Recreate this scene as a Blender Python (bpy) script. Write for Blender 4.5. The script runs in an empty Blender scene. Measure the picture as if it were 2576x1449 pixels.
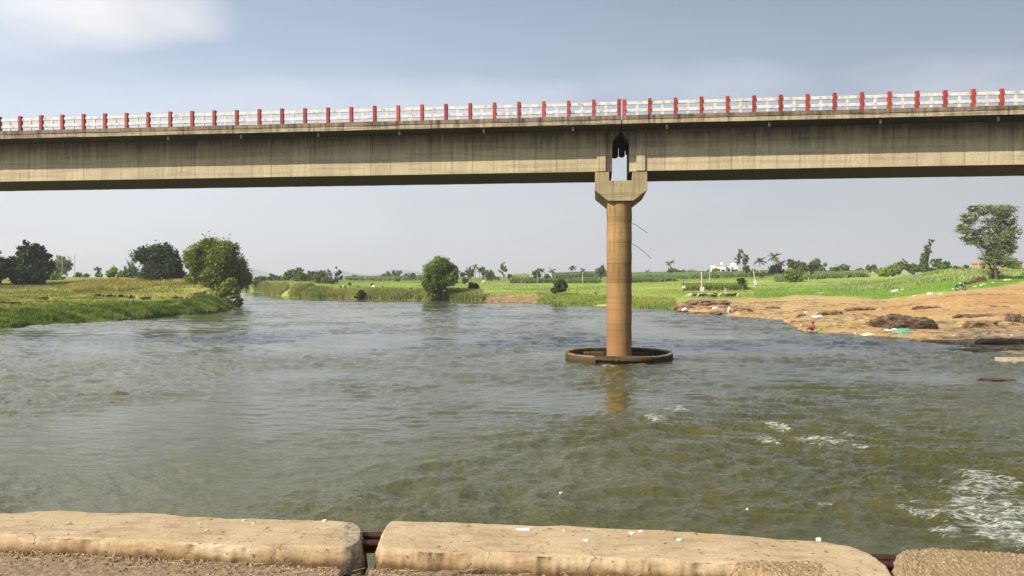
import bpy, math, random
import numpy as np
from mathutils import Vector, Matrix, Euler

# ------------------------------------------------------------------ camera, world, sun
S = bpy.context.scene
COL = S.collection
F = 1860.5                      # focal length in pixels of a 2576 wide picture
CX, CY = 1288.0, 724.5
TH = 24.5 / F                   # camera looks down by this much
CAMZ = 6.0
cam = bpy.data.cameras.new('camera'); cam.sensor_width = 36; cam.lens = 36 * F / 2576
cam.clip_start = 0.1; cam.clip_end = 20000
co = bpy.data.objects.new('camera', cam); COL.objects.link(co)
co.location = (0, 0, CAMZ); co.rotation_euler = (math.pi / 2 - TH, 0, 0)
S.camera = co
S.render.resolution_x = 1024; S.render.resolution_y = 576
S.view_settings.view_transform = 'Standard'; S.view_settings.look = 'None'
S.view_settings.exposure = 0.5; S.view_settings.gamma = 1.0
S.cycles.max_bounces = 6; S.cycles.transparent_max_bounces = 8; S.cycles.volume_bounces = 0
S.cycles.use_denoising = True

SUN_EL = math.radians(36); SUN_AZ = math.radians(59)
sunv = Vector((-math.sin(SUN_AZ) * math.cos(SUN_EL), -math.cos(SUN_AZ) * math.cos(SUN_EL), math.sin(SUN_EL)))
sl = bpy.data.lights.new('sun', 'SUN'); sl.energy = 5.0; sl.angle = math.radians(0.6); sl.color = (1.0, 0.90, 0.74)
so = bpy.data.objects.new('sun', sl); COL.objects.link(so)
so.rotation_euler = sunv.to_track_quat('Z', 'Y').to_euler(); so.location = sunv * 200

def nd(nt, typ, x=0, y=0, **kw):
    n = nt.nodes.new(typ); n.location = (x, y)
    for k, v in kw.items():
        if k in n.inputs: n.inputs[k].default_value = v
        else: setattr(n, k, v)
    return n
def lk(nt, a, b): nt.links.new(a, b)
def ramp(nt, fac, stops, interp='LINEAR'):
    r = nt.nodes.new('ShaderNodeValToRGB'); r.color_ramp.interpolation = interp
    e = r.color_ramp.elements
    while len(e) < len(stops): e.new(0.5)
    for i, (p, c) in enumerate(stops):
        e[i].position = p; e[i].color = (c[0], c[1], c[2], 1) if not isinstance(c, (int, float)) else (c, c, c, 1)
    lk(nt, fac, r.inputs[0]); return r
def mth(nt, op, a, b=None, c=None, clamp=False):
    m = nt.nodes.new('ShaderNodeMath'); m.operation = op; m.use_clamp = clamp
    for i, v in enumerate((a, b, c)):
        if v is None: continue
        if isinstance(v, (int, float)): m.inputs[i].default_value = v
        else: lk(nt, v, m.inputs[i])
    return m.outputs[0]
def mixc(nt, fac, a, b, mode='MIX'):
    m = nt.nodes.new('ShaderNodeMix'); m.data_type = 'RGBA'; m.blend_type = mode
    for s, v in ((m.inputs[0], fac), (m.inputs[6], a), (m.inputs[7], b)):
        if isinstance(v, (int, float)): s.default_value = v
        elif isinstance(v, tuple): s.default_value = (v[0], v[1], v[2], 1)
        else: lk(nt, v, s)
    return m.outputs[2]
def vdir(px, py):
    v = Vector(((px - CX) / F, 1.0, (CY - py) / F)); a = -TH
    y = v.y * math.cos(a) - v.z * math.sin(a); z = v.y * math.sin(a) + v.z * math.cos(a)
    return Vector((v.x, y, z))

W = bpy.data.worlds.new('World'); S.world = W; W.use_nodes = True
nt = W.node_tree; nt.nodes.clear()
wo = nd(nt, 'ShaderNodeOutputWorld', 900)
sky = nd(nt, 'ShaderNodeTexSky'); sky.sky_type = 'NISHITA'; sky.sun_disc = False
sky.sun_elevation = SUN_EL; sky.sun_rotation = math.radians(239); sky.dust_density = 3; sky.air_density = 1
bg1 = nd(nt, 'ShaderNodeBackground', Strength=0.10); lk(nt, sky.outputs[0], bg1.inputs[0])
tc = nd(nt, 'ShaderNodeTexCoord')
sp = nd(nt, 'ShaderNodeSeparateXYZ'); lk(nt, tc.outputs['Generated'], sp.inputs[0])
zz = mth(nt, 'MAXIMUM', sp.outputs[2], 0.0)
inv = mth(nt, 'DIVIDE', 1.0, mth(nt, 'ADD', zz, 0.22))
cv = nd(nt, 'ShaderNodeCombineXYZ')
lk(nt, mth(nt, 'MULTIPLY', sp.outputs[0], inv), cv.inputs[0]); lk(nt, mth(nt, 'MULTIPLY', sp.outputs[1], inv), cv.inputs[1])
n1 = nd(nt, 'ShaderNodeTexNoise', Scale=0.9, Detail=5.0, Roughness=0.5, Distortion=0.5); lk(nt, cv.outputs[0], n1.inputs['Vector'])
n2 = nd(nt, 'ShaderNodeTexNoise', Scale=2.6, Detail=4.0, Roughness=0.5); lk(nt, cv.outputs[0], n2.inputs['Vector'])
# elevation gradient of the cloud veil
g = ramp(nt, zz, [(0.0, (0.51, 0.535, 0.545)), (0.10, (0.465, 0.495, 0.52)), (0.19, (0.43, 0.475, 0.56)), (0.27, (0.30, 0.37, 0.47)), (0.36, (0.23, 0.29, 0.375)), (0.5, (0.36, 0.41, 0.48)), (1.0, (0.30, 0.36, 0.45))])
# brighter to the left, greyer to the right
side = mth(nt, 'MULTIPLY_ADD', sp.outputs[0], -0.50, 1.04)
grey = mth(nt, 'MULTIPLY', side, mth(nt, 'MULTIPLY_ADD', n1.outputs[0], 0.35, 0.83))
vm = nd(nt, 'ShaderNodeVectorMath'); vm.operation = 'SCALE'; lk(nt, g.outputs[0], vm.inputs[0]); lk(nt, grey, vm.inputs['Scale'])
def skyblob(px, py, rx, ry, rough):
    d = vdir(px, py).normalized(); r = Vector((1, 0, 0)); r = (r - r.dot(d) * d).normalized(); u = r.cross(d)
    def dot(v):
        m = nd(nt, 'ShaderNodeVectorMath'); m.operation = 'DOT_PRODUCT'; lk(nt, tc.outputs['Generated'], m.inputs[0]); m.inputs[1].default_value = v
        return m.outputs['Value']
    a = mth(nt, 'DIVIDE', dot(r), rx / F); b = mth(nt, 'DIVIDE', dot(u), ry / F)
    q = mth(nt, 'ADD', mth(nt, 'MULTIPLY', a, a), mth(nt, 'MULTIPLY', b, b))
    front = mth(nt, 'GREATER_THAN', dot(d), 0.0)
    q = mth(nt, 'SUBTRACT', 1.0, mth(nt, 'ADD', q, mth(nt, 'MULTIPLY', mth(nt, 'SUBTRACT', n2.outputs[0], 0.5), rough)), clamp=True)
    return mth(nt, 'MULTIPLY', mth(nt, 'SMOOTH_MIN', q, 1.0, 0.1), front, clamp=True)
c = vm.outputs[0]
c = mixc(nt, mth(nt, 'MULTIPLY', skyblob(325, 30, 225, 85, 2.2), 0.75), c, (0.80, 0.77, 0.735))
c = mixc(nt, mth(nt, 'MULTIPLY', skyblob(-20, 30, 300, 110, 3.0), 0.28), c, (0.84, 0.82, 0.82))
c = mixc(nt, mth(nt, 'MULTIPLY', skyblob(-100, -580, 1500, 420, 1.2), 0.95), c, (1.15, 1.12, 1.08))  # bright patch added above the frame to lighten the river's reflection
c = mixc(nt, mth(nt, 'MULTIPLY', skyblob(2480, 190, 320, 60, 3.0), 0.45), c, (0.56, 0.57, 0.62))
c = mixc(nt, mth(nt, 'MULTIPLY', skyblob(900, 250, 700, 60, 2.5), 0.35), c, (0.66, 0.68, 0.74))
c = mixc(nt, mth(nt, 'MULTIPLY', skyblob(1750, 215, 330, 60, 3.0), 0.30), c, (0.60, 0.63, 0.70))
c = mixc(nt, mth(nt, 'LESS_THAN', sp.outputs[2], -0.03), c, (0.10, 0.10, 0.06))   # the land below the horizon
bg2 = nd(nt, 'ShaderNodeBackground', Strength=1.0); lk(nt, c, bg2.inputs[0])
mx = nd(nt, 'ShaderNodeMixShader'); mx.inputs[0].default_value = 0.85
lk(nt, bg1.outputs[0], mx.inputs[1]); lk(nt, bg2.outputs[0], mx.inputs[2]); lk(nt, mx.outputs[0], wo.inputs[0])

# ------------------------------------------------------------------ helpers
def at(px, py, Y):
    d = vdir(px, py); k = Y / d.y
    return Vector((d.x * k, Y, CAMZ + d.z * k))
def onz(px, py, z=0.0):
    d = vdir(px, py); k = (z - CAMZ) / d.z
    return Vector((d.x * k, d.y * k, z))
def xof(px, Y): return (px - CX) / F * Y * (1 + 0.0)
def tag(o, label=None, cat=None, group=None, kind=None):
    if label: o['label'] = label
    if cat: o['category'] = cat
    if group: o['group'] = group
    if kind: o['kind'] = kind
    return o
def empty(name, loc=(0, 0, 0), rz=0, label=None, cat=None, group=None):
    o = bpy.data.objects.new(name, None); COL.objects.link(o); o.location = loc; o.rotation_euler = (0, 0, rz)
    o.empty_display_size = 0.2
    return tag(o, label, cat, group)
def mesh_np(name, V, Fc, mat=None, parent=None, cols=None, smooth=False, loc=None):
    V = np.asarray(V, dtype=np.float32)
    me = bpy.data.meshes.new(name)
    if isinstance(Fc, np.ndarray):
        k = Fc.shape[1]; n = len(Fc)
        me.vertices.add(len(V)); me.vertices.foreach_set('co', V.ravel())
        me.loops.add(n * k); me.loops.foreach_set('vertex_index', Fc.astype(np.int32).ravel())
        me.polygons.add(n); me.polygons.foreach_set('loop_start', np.arange(n, dtype=np.int32) * k)
        me.update(calc_edges=True)
    else:
        me.from_pydata([tuple(map(float, v)) for v in V], [], Fc); me.update()
    me.polygons.foreach_set('use_smooth', np.full(len(me.polygons), smooth, dtype=bool))
    if cols is not None:
        a = me.color_attributes.new('Col', 'FLOAT_COLOR', 'POINT')
        c = np.ones((len(V), 4), dtype=np.float32); c[:, :3] = np.asarray(cols)[:, :3]
        if np.asarray(cols).shape[1] > 3: c[:, 3] = np.asarray(cols)[:, 3]
        a.data.foreach_set('color', c.ravel())
    if mat: me.materials.append(mat)
    o = bpy.data.objects.new(name, me); COL.objects.link(o)
    if parent: o.parent = parent
    if loc is not None: o.location = loc
    return o
class MB:
    def __init__(s): s.v = []; s.f = []
    def add(s, v, f):
        n = len(s.v); s.v += [tuple(p) for p in v]; s.f += [tuple(i + n for i in q) for q in f]; return s
    def box(s, a, b):
        x0, y0, z0 = a; x1, y1, z1 = b
        return s.add([(x0,y0,z0),(x1,y0,z0),(x1,y1,z0),(x0,y1,z0),(x0,y0,z1),(x1,y0,z1),(x1,y1,z1),(x0,y1,z1)],
                     [(0,3,2,1),(4,5,6,7),(0,1,5,4),(1,2,6,5),(2,3,7,6),(3,0,4,7)])
    def prism(s, poly, y0, y1):        # polygon in x,z (counter-clockwise seen from -y), extruded along y
        n = len(poly)
        v = [(x, y0, z) for x, z in poly] + [(x, y1, z) for x, z in poly]
        f = [tuple(range(n)), tuple(range(2 * n - 1, n - 1, -1))]
        for i in range(n):
            j = (i + 1) % n; f.append((i, i + n, j + n, j))
        return s.add(v, f)
    def tube(s, pts, rad, k=8, cap=True):
        pts = [Vector(p) for p in pts]; n = len(pts)
        if not hasattr(rad, '__len__'): rad = [rad] * n
        v = []; up = None
        for i, p in enumerate(pts):
            d = (pts[min(i + 1, n - 1)] - pts[max(i - 1, 0)]).normalized()
            if up is None: up = d.orthogonal().normalized()
            a = (up - up.dot(d) * d).normalized(); b = d.cross(a); up = a
            for j in range(k):
                t = 2 * math.pi * j / k; v.append(p + (a * math.cos(t) + b * math.sin(t)) * rad[i])
        f = []
        for i in range(n - 1):
            for j in range(k):
                j2 = (j + 1) % k; f.append((i*k+j, i*k+j2, (i+1)*k+j2, (i+1)*k+j))
        if cap: f += [tuple(range(k - 1, -1, -1)), tuple(range((n-1)*k, n*k))]
        return s.add(v, f)
    def ell(s, c, r, nu=12, nv=8):
        v = []; f = []
        for i in range(nv + 1):
            ph = math.pi * i / nv
            for j in range(nu):
                t = 2 * math.pi * j / nu
                v.append((c[0] + r[0]*math.sin(ph)*math.cos(t), c[1] + r[1]*math.sin(ph)*math.sin(t), c[2] + r[2]*math.cos(ph)))
        for i in range(nv):
            for j in range(nu):
                j2 = (j + 1) % nu; f.append((i*nu+j, (i+1)*nu+j, (i+1)*nu+j2, i*nu+j2))
        return s.add(v, f)
    def build(s, name, mat, parent=None, smooth=False, loc=None, bevel=0, segs=2):
        o = mesh_np(name, np.array(s.v), s.f, mat, parent, smooth=smooth, loc=loc)
        if bevel:
            m = o.modifiers.new('bevel', 'BEVEL'); m.width = bevel; m.segments = segs; m.limit_method = 'ANGLE'
        return o

def _h(ix, iy, seed):
    h = (ix.astype(np.int64) * 374761393 + iy.astype(np.int64) * 668265263 + seed * 1274126177) & 0xffffffff
    h = ((h ^ (h >> 13)) * 1103515245) & 0xffffffff
    h = ((h ^ (h >> 16)) * 2246822519) & 0xffffffff
    return ((h ^ (h >> 15)) & 0xffff) / 65535.0 * 2 * np.pi
def pn(x, y, seed=0):
    x = np.asarray(x, float); y = np.asarray(y, float)
    ix = np.floor(x); iy = np.floor(y); fx = x - ix; fy = y - iy
    u = fx*fx*fx*(fx*(fx*6-15)+10); v = fy*fy*fy*(fy*(fy*6-15)+10)
    def gr(a, b):
        t = _h(ix + a, iy + b, seed); return np.cos(t) * (fx - a) + np.sin(t) * (fy - b)
    return ((gr(0,0)*(1-u)+gr(1,0)*u)*(1-v) + (gr(0,1)*(1-u)+gr(1,1)*u)*v) * 1.5
def fbm(x, y, seed=0, o=4, rough=0.5):
    r = 0; a = 1.0; f = 1.0; t = 0
    for i in range(o):
        r = r + a * pn(x * f, y * f, seed + i * 17); t += a; a *= rough; f *= 2.03
    return r / t
def sst(x, a, b):
    t = np.clip((x - a) / (b - a), 0, 1); return t * t * (3 - 2 * t)

# ------------------------------------------------------------------ materials
def base_mat(name, rough=0.8, spec=0.3):
    m = bpy.data.materials.new(name); m.use_nodes = True
    b = m.node_tree.nodes['Principled BSDF']; b.inputs['Roughness'].default_value = rough
    b.inputs['Specular IOR Level'].default_value = spec
    return m, m.node_tree, b
def plain(name, col, rough=0.7, var=0.25, scale=6.0, bump=0.0, metal=0.0, spec=0.3):
    m, t, b = base_mat(name, rough, spec)
    tcn = nd(t, 'ShaderNodeTexCoord'); n = nd(t, 'ShaderNodeTexNoise', Scale=scale, Detail=6.0, Roughness=0.6)
    lk(t, tcn.outputs['Object'], n.inputs['Vector'])
    lo = tuple(c_ * (1 - var) for c_ in col); hi = tuple(min(1, c_ * (1 + var)) for c_ in col)
    r = ramp(t, n.outputs[0], [(0.3, lo), (0.7, hi)]); lk(t, r.outputs[0], b.inputs['Base Color'])
    b.inputs['Metallic'].default_value = metal
    if bump:
        bp = nd(t, 'ShaderNodeBump', Strength=bump, Distance=0.05); lk(t, n.outputs[0], bp.inputs['Height']); lk(t, bp.outputs[0], b.inputs['Normal'])
    return m
def concrete(name, base, dark, streak=1.0, joints=0.0, top_grime_shade=None, zj=0.0, dirt=(0.05, 0.04, 0.025), bump=0.25, sc=1.0, soffit=None, foot=None):
    m, t, b = base_mat(name, 0.9, 0.15)
    tcn = nd(t, 'ShaderNodeTexCoord'); ob = tcn.outputs['Object']
    def noise(sx, sy, sz, scale, det=6.0, ro=0.6, dist=0.0):
        mp = nd(t, 'ShaderNodeMapping'); mp.inputs['Scale'].default_value = (sx, sy, sz); lk(t, ob, mp.inputs[0])
        n = nd(t, 'ShaderNodeTexNoise', Scale=scale, Detail=det, Roughness=ro, Distortion=dist); lk(t, mp.outputs[0], n.inputs['Vector']); return n.outputs[0]
    big = noise(1, 1, 1, 0.5 * sc); fine = noise(1, 1, 1, 14 * sc, 8, 0.7); strk = noise(3.2, 3.2, 0.22, 1.3 * sc, 6, 0.65)
    horiz = noise(0.12, 0.12, 3.0, 1.2 * sc, 5, 0.6, 0.4)
    c = ramp(t, big, [(0.3, tuple(x * 0.78 for x in base)), (0.7, tuple(x * 1.15 for x in base))]).outputs[0]
    c = mixc(t, mth(t, 'MULTIPLY', ramp(t, strk, [(0.46, 0.0), (0.72, 1.0)]).outputs[0], 0.55 * streak), c, dark)
    c = mixc(t, mth(t, 'MULTIPLY', ramp(t, horiz, [(0.53, 0.0), (0.60, 1.0), (0.66, 0.0)]).outputs[0], 0.6), c, dark)
    c = mixc(t, mth(t, 'MULTIPLY', ramp(t, fine, [(0.3, 1.0), (0.55, 0.0)]).outputs[0], 0.35), c, dirt)
    s = nd(t, 'ShaderNodeSeparateXYZ'); lk(t, ob, s.inputs[0])
    if joints:
        fr = mth(t, 'FRACT', mth(t, 'MULTIPLY', mth(t, 'ADD', s.outputs[0], mth(t, 'MULTIPLY', big, 0.02)), 1 / joints))
        ln = mth(t, 'LESS_THAN', fr, 0.035 / joints)
        c = mixc(t, mth(t, 'MULTIPLY', ln, 0.6), c, dirt)
        cell = mth(t, 'FLOOR', mth(t, 'MULTIPLY', s.outputs[0], 1 / joints))
        wn = nd(t, 'ShaderNodeTexWhiteNoise'); wn.noise_dimensions = '1D'; lk(t, cell, wn.inputs['W'])
        c = mixc(t, 1.0, c, ramp(t, wn.outputs[0], [(0.0, 0.90), (1.0, 1.05)]).outputs[0], 'MULTIPLY')
    if zj:
        fr = mth(t, 'FRACT', mth(t, 'MULTIPLY', mth(t, 'ADD', s.outputs[2], mth(t, 'MULTIPLY', big, 0.08)), 1 / zj))
        c = mixc(t, mth(t, 'MULTIPLY', mth(t, 'LESS_THAN', fr, 0.03), 0.55), c, dirt)
        cell = mth(t, 'FLOOR', mth(t, 'MULTIPLY', s.outputs[2], 1 / zj))
        wn = nd(t, 'ShaderNodeTexWhiteNoise'); wn.noise_dimensions = '1D'; lk(t, cell, wn.inputs['W'])
        c = mixc(t, 1.0, c, ramp(t, wn.outputs[0], [(0.0, 0.72), (1.0, 1.15)]).outputs[0], 'MULTIPLY')
    if top_grime_shade:      # grime below the slab, made darker and wider to paint in its shade
        z0, z1 = top_grime_shade
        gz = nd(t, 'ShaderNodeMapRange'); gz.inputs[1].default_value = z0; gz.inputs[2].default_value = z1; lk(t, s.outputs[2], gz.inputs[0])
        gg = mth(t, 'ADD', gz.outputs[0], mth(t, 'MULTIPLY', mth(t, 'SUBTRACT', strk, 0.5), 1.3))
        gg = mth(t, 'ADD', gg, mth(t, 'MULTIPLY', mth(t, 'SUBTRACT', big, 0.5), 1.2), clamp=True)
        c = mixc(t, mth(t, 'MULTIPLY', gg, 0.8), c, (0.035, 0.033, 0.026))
    if soffit: c = mixc(t, mth(t, 'LESS_THAN', s.outputs[2], soffit), c, (0.11, 0.098, 0.06))  # underside coloured darker to stand in for its shade
    if foot:
        fz = nd(t, 'ShaderNodeMapRange'); fz.inputs[1].default_value = foot[1]; fz.inputs[2].default_value = foot[0]; lk(t, s.outputs[2], fz.inputs[0])
        ff = mth(t, 'ADD', fz.outputs[0], mth(t, 'MULTIPLY', mth(t, 'SUBTRACT', big, 0.5), 0.9), clamp=True)
        c = mixc(t, mth(t, 'MULTIPLY', ff, 0.75), c, foot[2])
    lk(t, c, b.inputs['Base Color'])
    bp = nd(t, 'ShaderNodeBump', Strength=bump, Distance=0.03); lk(t, fine, bp.inputs['Height']); lk(t, bp.outputs[0], b.inputs['Normal'])
    return m
def attr_mat(name, rough=0.9, transl=0.0, nscale=0.0, bump=0.0, spec=0.2):
    m, t, b = base_mat(name, rough, spec)
    a = nd(t, 'ShaderNodeAttribute'); a.attribute_name = 'Col'; c = a.outputs['Color']
    if nscale:
        tcn = nd(t, 'ShaderNodeTexCoord'); n = nd(t, 'ShaderNodeTexNoise', Scale=nscale, Detail=8.0, Roughness=0.7); lk(t, tcn.outputs['Object'], n.inputs['Vector'])
        c = mixc(t, 1.0, c, ramp(t, n.outputs[0], [(0.3, 0.62), (0.7, 1.3)]).outputs[0], 'MULTIPLY')
        if bump:
            bp = nd(t, 'ShaderNodeBump', Strength=bump, Distance=0.25); lk(t, n.outputs[0], bp.inputs['Height']); lk(t, bp.outputs[0], b.inputs['Normal'])
    lk(t, c, b.inputs['Base Color'])
    if transl:
        tr = nd(t, 'ShaderNodeBsdfTranslucent'); lk(t, mixc(t, 1.0, c, (1.15, 1.3, 0.6), 'MULTIPLY'), tr.inputs[0])
        ms = nd(t, 'ShaderNodeMixShader'); ms.inputs[0].default_value = transl
        lk(t, b.outputs[0], ms.inputs[1]); lk(t, tr.outputs[0], ms.inputs[2]); lk(t, ms.outputs[0], t.nodes['Material Output'].inputs[0])
    return m
M = {}
M['leaf'] = attr_mat('foliage', 0.55, 0.35, spec=0.35)
M['grass'] = attr_mat('grass_blades', 0.7, 0.25)
M['ground'] = attr_mat('earth_and_turf', 0.95, 0, 1.6, 0.7, 0.1)
M['rock'] = attr_mat('weathered_rock', 0.9, 0, 2.2, 0.9, 0.2)
M['bark'] = plain('bark', (0.10, 0.075, 0.05), 0.95, 0.4, 5, 0.4)
M['palebark'] = plain('pale_bark', (0.42, 0.36, 0.28), 0.9, 0.3, 5, 0.3)
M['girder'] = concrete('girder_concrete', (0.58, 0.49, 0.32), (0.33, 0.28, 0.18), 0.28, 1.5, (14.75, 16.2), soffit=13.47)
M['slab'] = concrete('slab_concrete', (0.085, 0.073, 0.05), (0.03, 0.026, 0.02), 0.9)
M['kerb'] = concrete('kerb_concrete', (0.30, 0.225, 0.15), (0.05, 0.036, 0.026), 2.0, 2.1, sc=0.75)
M['fascia'] = concrete('fascia_concrete', (0.50, 0.42, 0.29), (0.11, 0.09, 0.06), 1.8, 2.7, sc=0.75)
M['cap'] = concrete('cap_concrete', (0.42, 0.345, 0.20), (0.16, 0.13, 0.08), 1.2)
M['stem'] = concrete('stem_concrete', (0.36, 0.225, 0.095), (0.15, 0.095, 0.045), 1.4, 0, None, 1.42, foot=(1.0, 8.5, (0.27, 0.145, 0.06)))
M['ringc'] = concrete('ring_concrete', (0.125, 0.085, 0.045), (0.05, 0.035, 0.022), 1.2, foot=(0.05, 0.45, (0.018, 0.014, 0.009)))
M['ringdark'] = concrete('algae_shade_concrete', (0.055, 0.045, 0.032), (0.012, 0.01, 0.008), 1.2)  # algae-dark concrete, also painting shade on the ring's front and right
M['white'] = plain('worn_white_paint', (0.80, 0.78, 0.73), 0.7, 0.08, 3)
def rail_paint():
    m, t, b = base_mat('flaking_white_paint', 0.7, 0.3)
    tcn = nd(t, 'ShaderNodeTexCoord'); n = nd(t, 'ShaderNodeTexNoise', Scale=2.6, Detail=9.0, Roughness=0.75); lk(t, tcn.outputs['Object'], n.inputs['Vector'])
    r = ramp(t, n.outputs[0], [(0.36, (0.30, 0.26, 0.20)), (0.47, (0.62, 0.585, 0.52)), (0.62, (0.74, 0.72, 0.67))]); lk(t, r.outputs[0], b.inputs['Base Color']); return m
M['rail'] = rail_paint()
M['red'] = plain('red_paint', (0.44, 0.045, 0.032), 0.6, 0.25, 4)
t_ = M['red'].node_tree; b_ = t_.nodes['Principled BSDF']; oi = nd(t_, 'ShaderNodeObjectInfo'); src = b_.inputs['Base Color'].links[0].from_socket
lk(t_, mixc(t_, 1.0, src, ramp(t_, oi.outputs['Random'], [(0.0, (0.55, 0.7, 0.75)), (1.0, (0.95, 1.5, 1.5))]).outputs[0], 'MULTIPLY'), b_.inputs['Base Color'])
M['dark'] = plain('black_wax', (0.006, 0.005, 0.004), 0.9, 0.3, 8)
M['rust'] = plain('rusty_steel', (0.055, 0.022, 0.012), 0.8, 0.4, 20, 0.3, 0.3)
M['pole'] = plain('pole_cement', (0.50, 0.45, 0.36), 0.85, 0.15, 3)
M['steel'] = plain('galvanised_box', (0.62, 0.64, 0.64), 0.5, 0.08, 3, 0, 0.1)
M['wall'] = plain('white_wall_paint', (0.80, 0.80, 0.78), 0.8, 0.05, 0.8)
M['pinkwall'] = plain('pink_wall_paint', (0.50, 0.33, 0.28), 0.8, 0.1, 1)
M['brick'] = plain('dull_brick', (0.20, 0.11, 0.07), 0.9, 0.3, 3)
M['glass'] = plain('window_glass', (0.03, 0.02, 0.02), 0.2, 0.2, 2, 0, 0, 0.5)
M['tin'] = plain('tin_roof', (0.42, 0.42, 0.40), 0.5, 0.15, 2, 0, 0.3)
M['thatch'] = plain('dry_thatch', (0.34, 0.25, 0.14), 0.95, 0.35, 8, 0.4)
M['bag'] = plain('white_plastic', (0.80, 0.80, 0.78), 0.45, 0.08, 3)
M['tarp'] = plain('green_tarpaulin', (0.09, 0.36, 0.26), 0.5, 0.35, 3)
M['bucket'] = plain('green_plastic', (0.06, 0.55, 0.07), 0.4, 0.1, 3)
M['skin'] = plain('brown_skin', (0.13, 0.065, 0.04), 0.6, 0.1, 8)
M['redcloth'] = plain('red_cloth', (0.60, 0.03, 0.05), 0.85, 0.15, 12)
M['whitecloth'] = plain('white_cloth', (0.78, 0.78, 0.75), 0.9, 0.08, 10)
M['darkcloth'] = plain('dark_cloth', (0.03, 0.03, 0.035), 0.9, 0.2, 10)
M['hair'] = plain('black_hair', (0.01, 0.008, 0.007), 0.6, 0.2, 10)
M['wooldark'] = plain('black_fleece', (0.028, 0.022, 0.018), 0.95, 0.4, 12)
M['woolpale'] = plain('cream_fleece', (0.55, 0.50, 0.40), 0.95, 0.2, 12)
M['woolbrown'] = plain('brown_fleece', (0.14, 0.085, 0.055), 0.95, 0.3, 12)
M['black'] = plain('black_enamel', (0.012, 0.012, 0.013), 0.3, 0.2, 4, 0, 0, 0.5)
M['rubber'] = plain('tyre_rubber', (0.02, 0.02, 0.02), 0.9, 0.2, 8)
M['chrome'] = plain('dull_chrome', (0.5, 0.5, 0.5), 0.3, 0.1, 4, 0, 0.8)
M['log'] = plain('brown_dead_wood', (0.12, 0.055, 0.035), 0.9, 0.4, 4, 0.4)

# ------------------------------------------------------------------ terrain
W_L = np.array([(-1500, 66), (-600, 76), (0, 86.5), (200, 97), (300, 103), (430, 116), (540, 126), (575, 138), (600, 148), (620, 156)], float)
P_L = {-1500: [(0,0),(3,.9),(8,1.3),(25,1.8),(60,2.8),(90,4.5),(120,6),(400,6.3)],
       0: [(0,0),(3,.9),(8,1.3),(25,1.8),(50,2.4),(75,3.0),(92,4.4),(118,6),(180,6.2),(400,6.3)],
       300: [(0,0),(3,.8),(7,1.25),(22,1.9),(47,2.6),(62,3.2),(84,5),(110,6),(180,6.2),(400,6.3)],
       450: [(0,0),(3,.8),(7,1.4),(22,2.0),(42,2.9),(57,4.3),(82,5),(400,6)],
       550: [(0,0),(3,.9),(8,2.0),(16,3.2),(30,4.0),(70,4.5),(400,5)],
       620: [(0,0),(2,1.2),(6,2.4),(14,3.2),(35,3.6),(400,5)]}
W_F = np.array([(-1500, 370), (0, 360), (500, 345), (620, 335), (660, 300), (690, 250), (750, 228), (800, 215), (900, 209), (1000, 203), (1110, 196), (1200, 190),
                (1300, 182), (1400, 169), (1500, 156), (1550, 149), (1650, 143), (1700, 136), (1800, 121), (1850, 114), (1920, 107), (1965, 103), (2004, 86), (2040, 81),
                (2100, 78), (2200, 74.6), (2300, 70), (2400, 66), (2425, 62), (2480, 58.5), (2576, 56.4), (2700, 52), (3200, 42), (4500, 36)], float)
P_F = {-1500: [(0,0),(6,3),(100,6),(1200,6.5)],
       620: [(0,0),(6,2.6),(70,4.4),(270,5.8),(1170,6.3)],
       700: [(0,0),(10,2.4),(100,4.6),(350,5.8),(1250,6.5)],
       900: [(0,0),(5,1.5),(90,3.0),(190,4.7),(290,6.0),(1300,6.5)],
       1110: [(0,0),(5,1.5),(84,2.7),(200,4.9),(300,6.0),(1300,6.8)],
       1300: [(0,0),(13,1.7),(148,3.5),(300,6.4),(340,6.95),(1300,7)],
       1500: [(0,0),(3,.5),(29,1.6),(75,2.3),(175,3.5),(290,7.4),(1300,7.8)],
       1650: [(0,0),(3,.4),(27,1.4),(97,2.6),(177,4.2),(287,7.2),(1300,7.8)],
       1800: [(0,0),(3,.5),(30,1.3),(45,1.4),(90,2.2),(170,3.8),(280,7.2),(1300,8)],
       2000: [(0,0),(2,.3),(30,.75),(69,1.7),(114,3.2),(150,4.1),(255,7.4),(1300,8.3)],
       2200: [(0,0),(2,.2),(8,.4),(30,1.0),(65,1.8),(105,3.0),(165,5.2),(225,7.6),(1300,8.6)],
       2400: [(0,0),(2,.15),(12,.25),(32,1.15),(49,2.6),(69,3.7),(99,5.0),(134,7.6),(1300,8.6)],
       2576: [(0,0),(2,.15),(10,.35),(34,1.2),(64,3.2),(94,5.4),(134,7.5),(1300,8.6)]}
TIP = np.array([(60, 622), (150, 613), (168, 611), (200, 560), (250, 480), (300, 250), (345, -300), (400, -1200), (7000, -1300)], float)
def prof(P, px, u):
    ks = sorted(P); pc = np.clip(px, ks[0], ks[-1]); out = np.zeros_like(u)
    vals = [np.interp(u, *zip(*P[k])) for k in ks]
    for i in range(len(ks) - 1):
        m = (pc >= ks[i]) & (pc <= ks[i + 1]); tt = (pc[m] - ks[i]) / (ks[i + 1] - ks[i]); tt = tt * tt * (3 - 2 * tt)
        out[m] = vals[i][m] * (1 - tt) + vals[i + 1][m] * tt
    return out
def shore(px):
    return np.interp(px, W_L[:, 0], W_L[:, 1]), np.interp(px, W_F[:, 0], W_F[:, 1])
def under(u): return np.where(u < 0, np.maximum(u * 0.35, -2.2), 0)
SCARS = [(232, 348, 150, .9), (350, 388, 146, .6), (430, 470, 148, .5), (480, 528, 152, .6), (-10, 62, 124, .6), (95, 130, 141, .5), (370, 420, 133, .4), (150, 230, 118, .35)]
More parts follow.
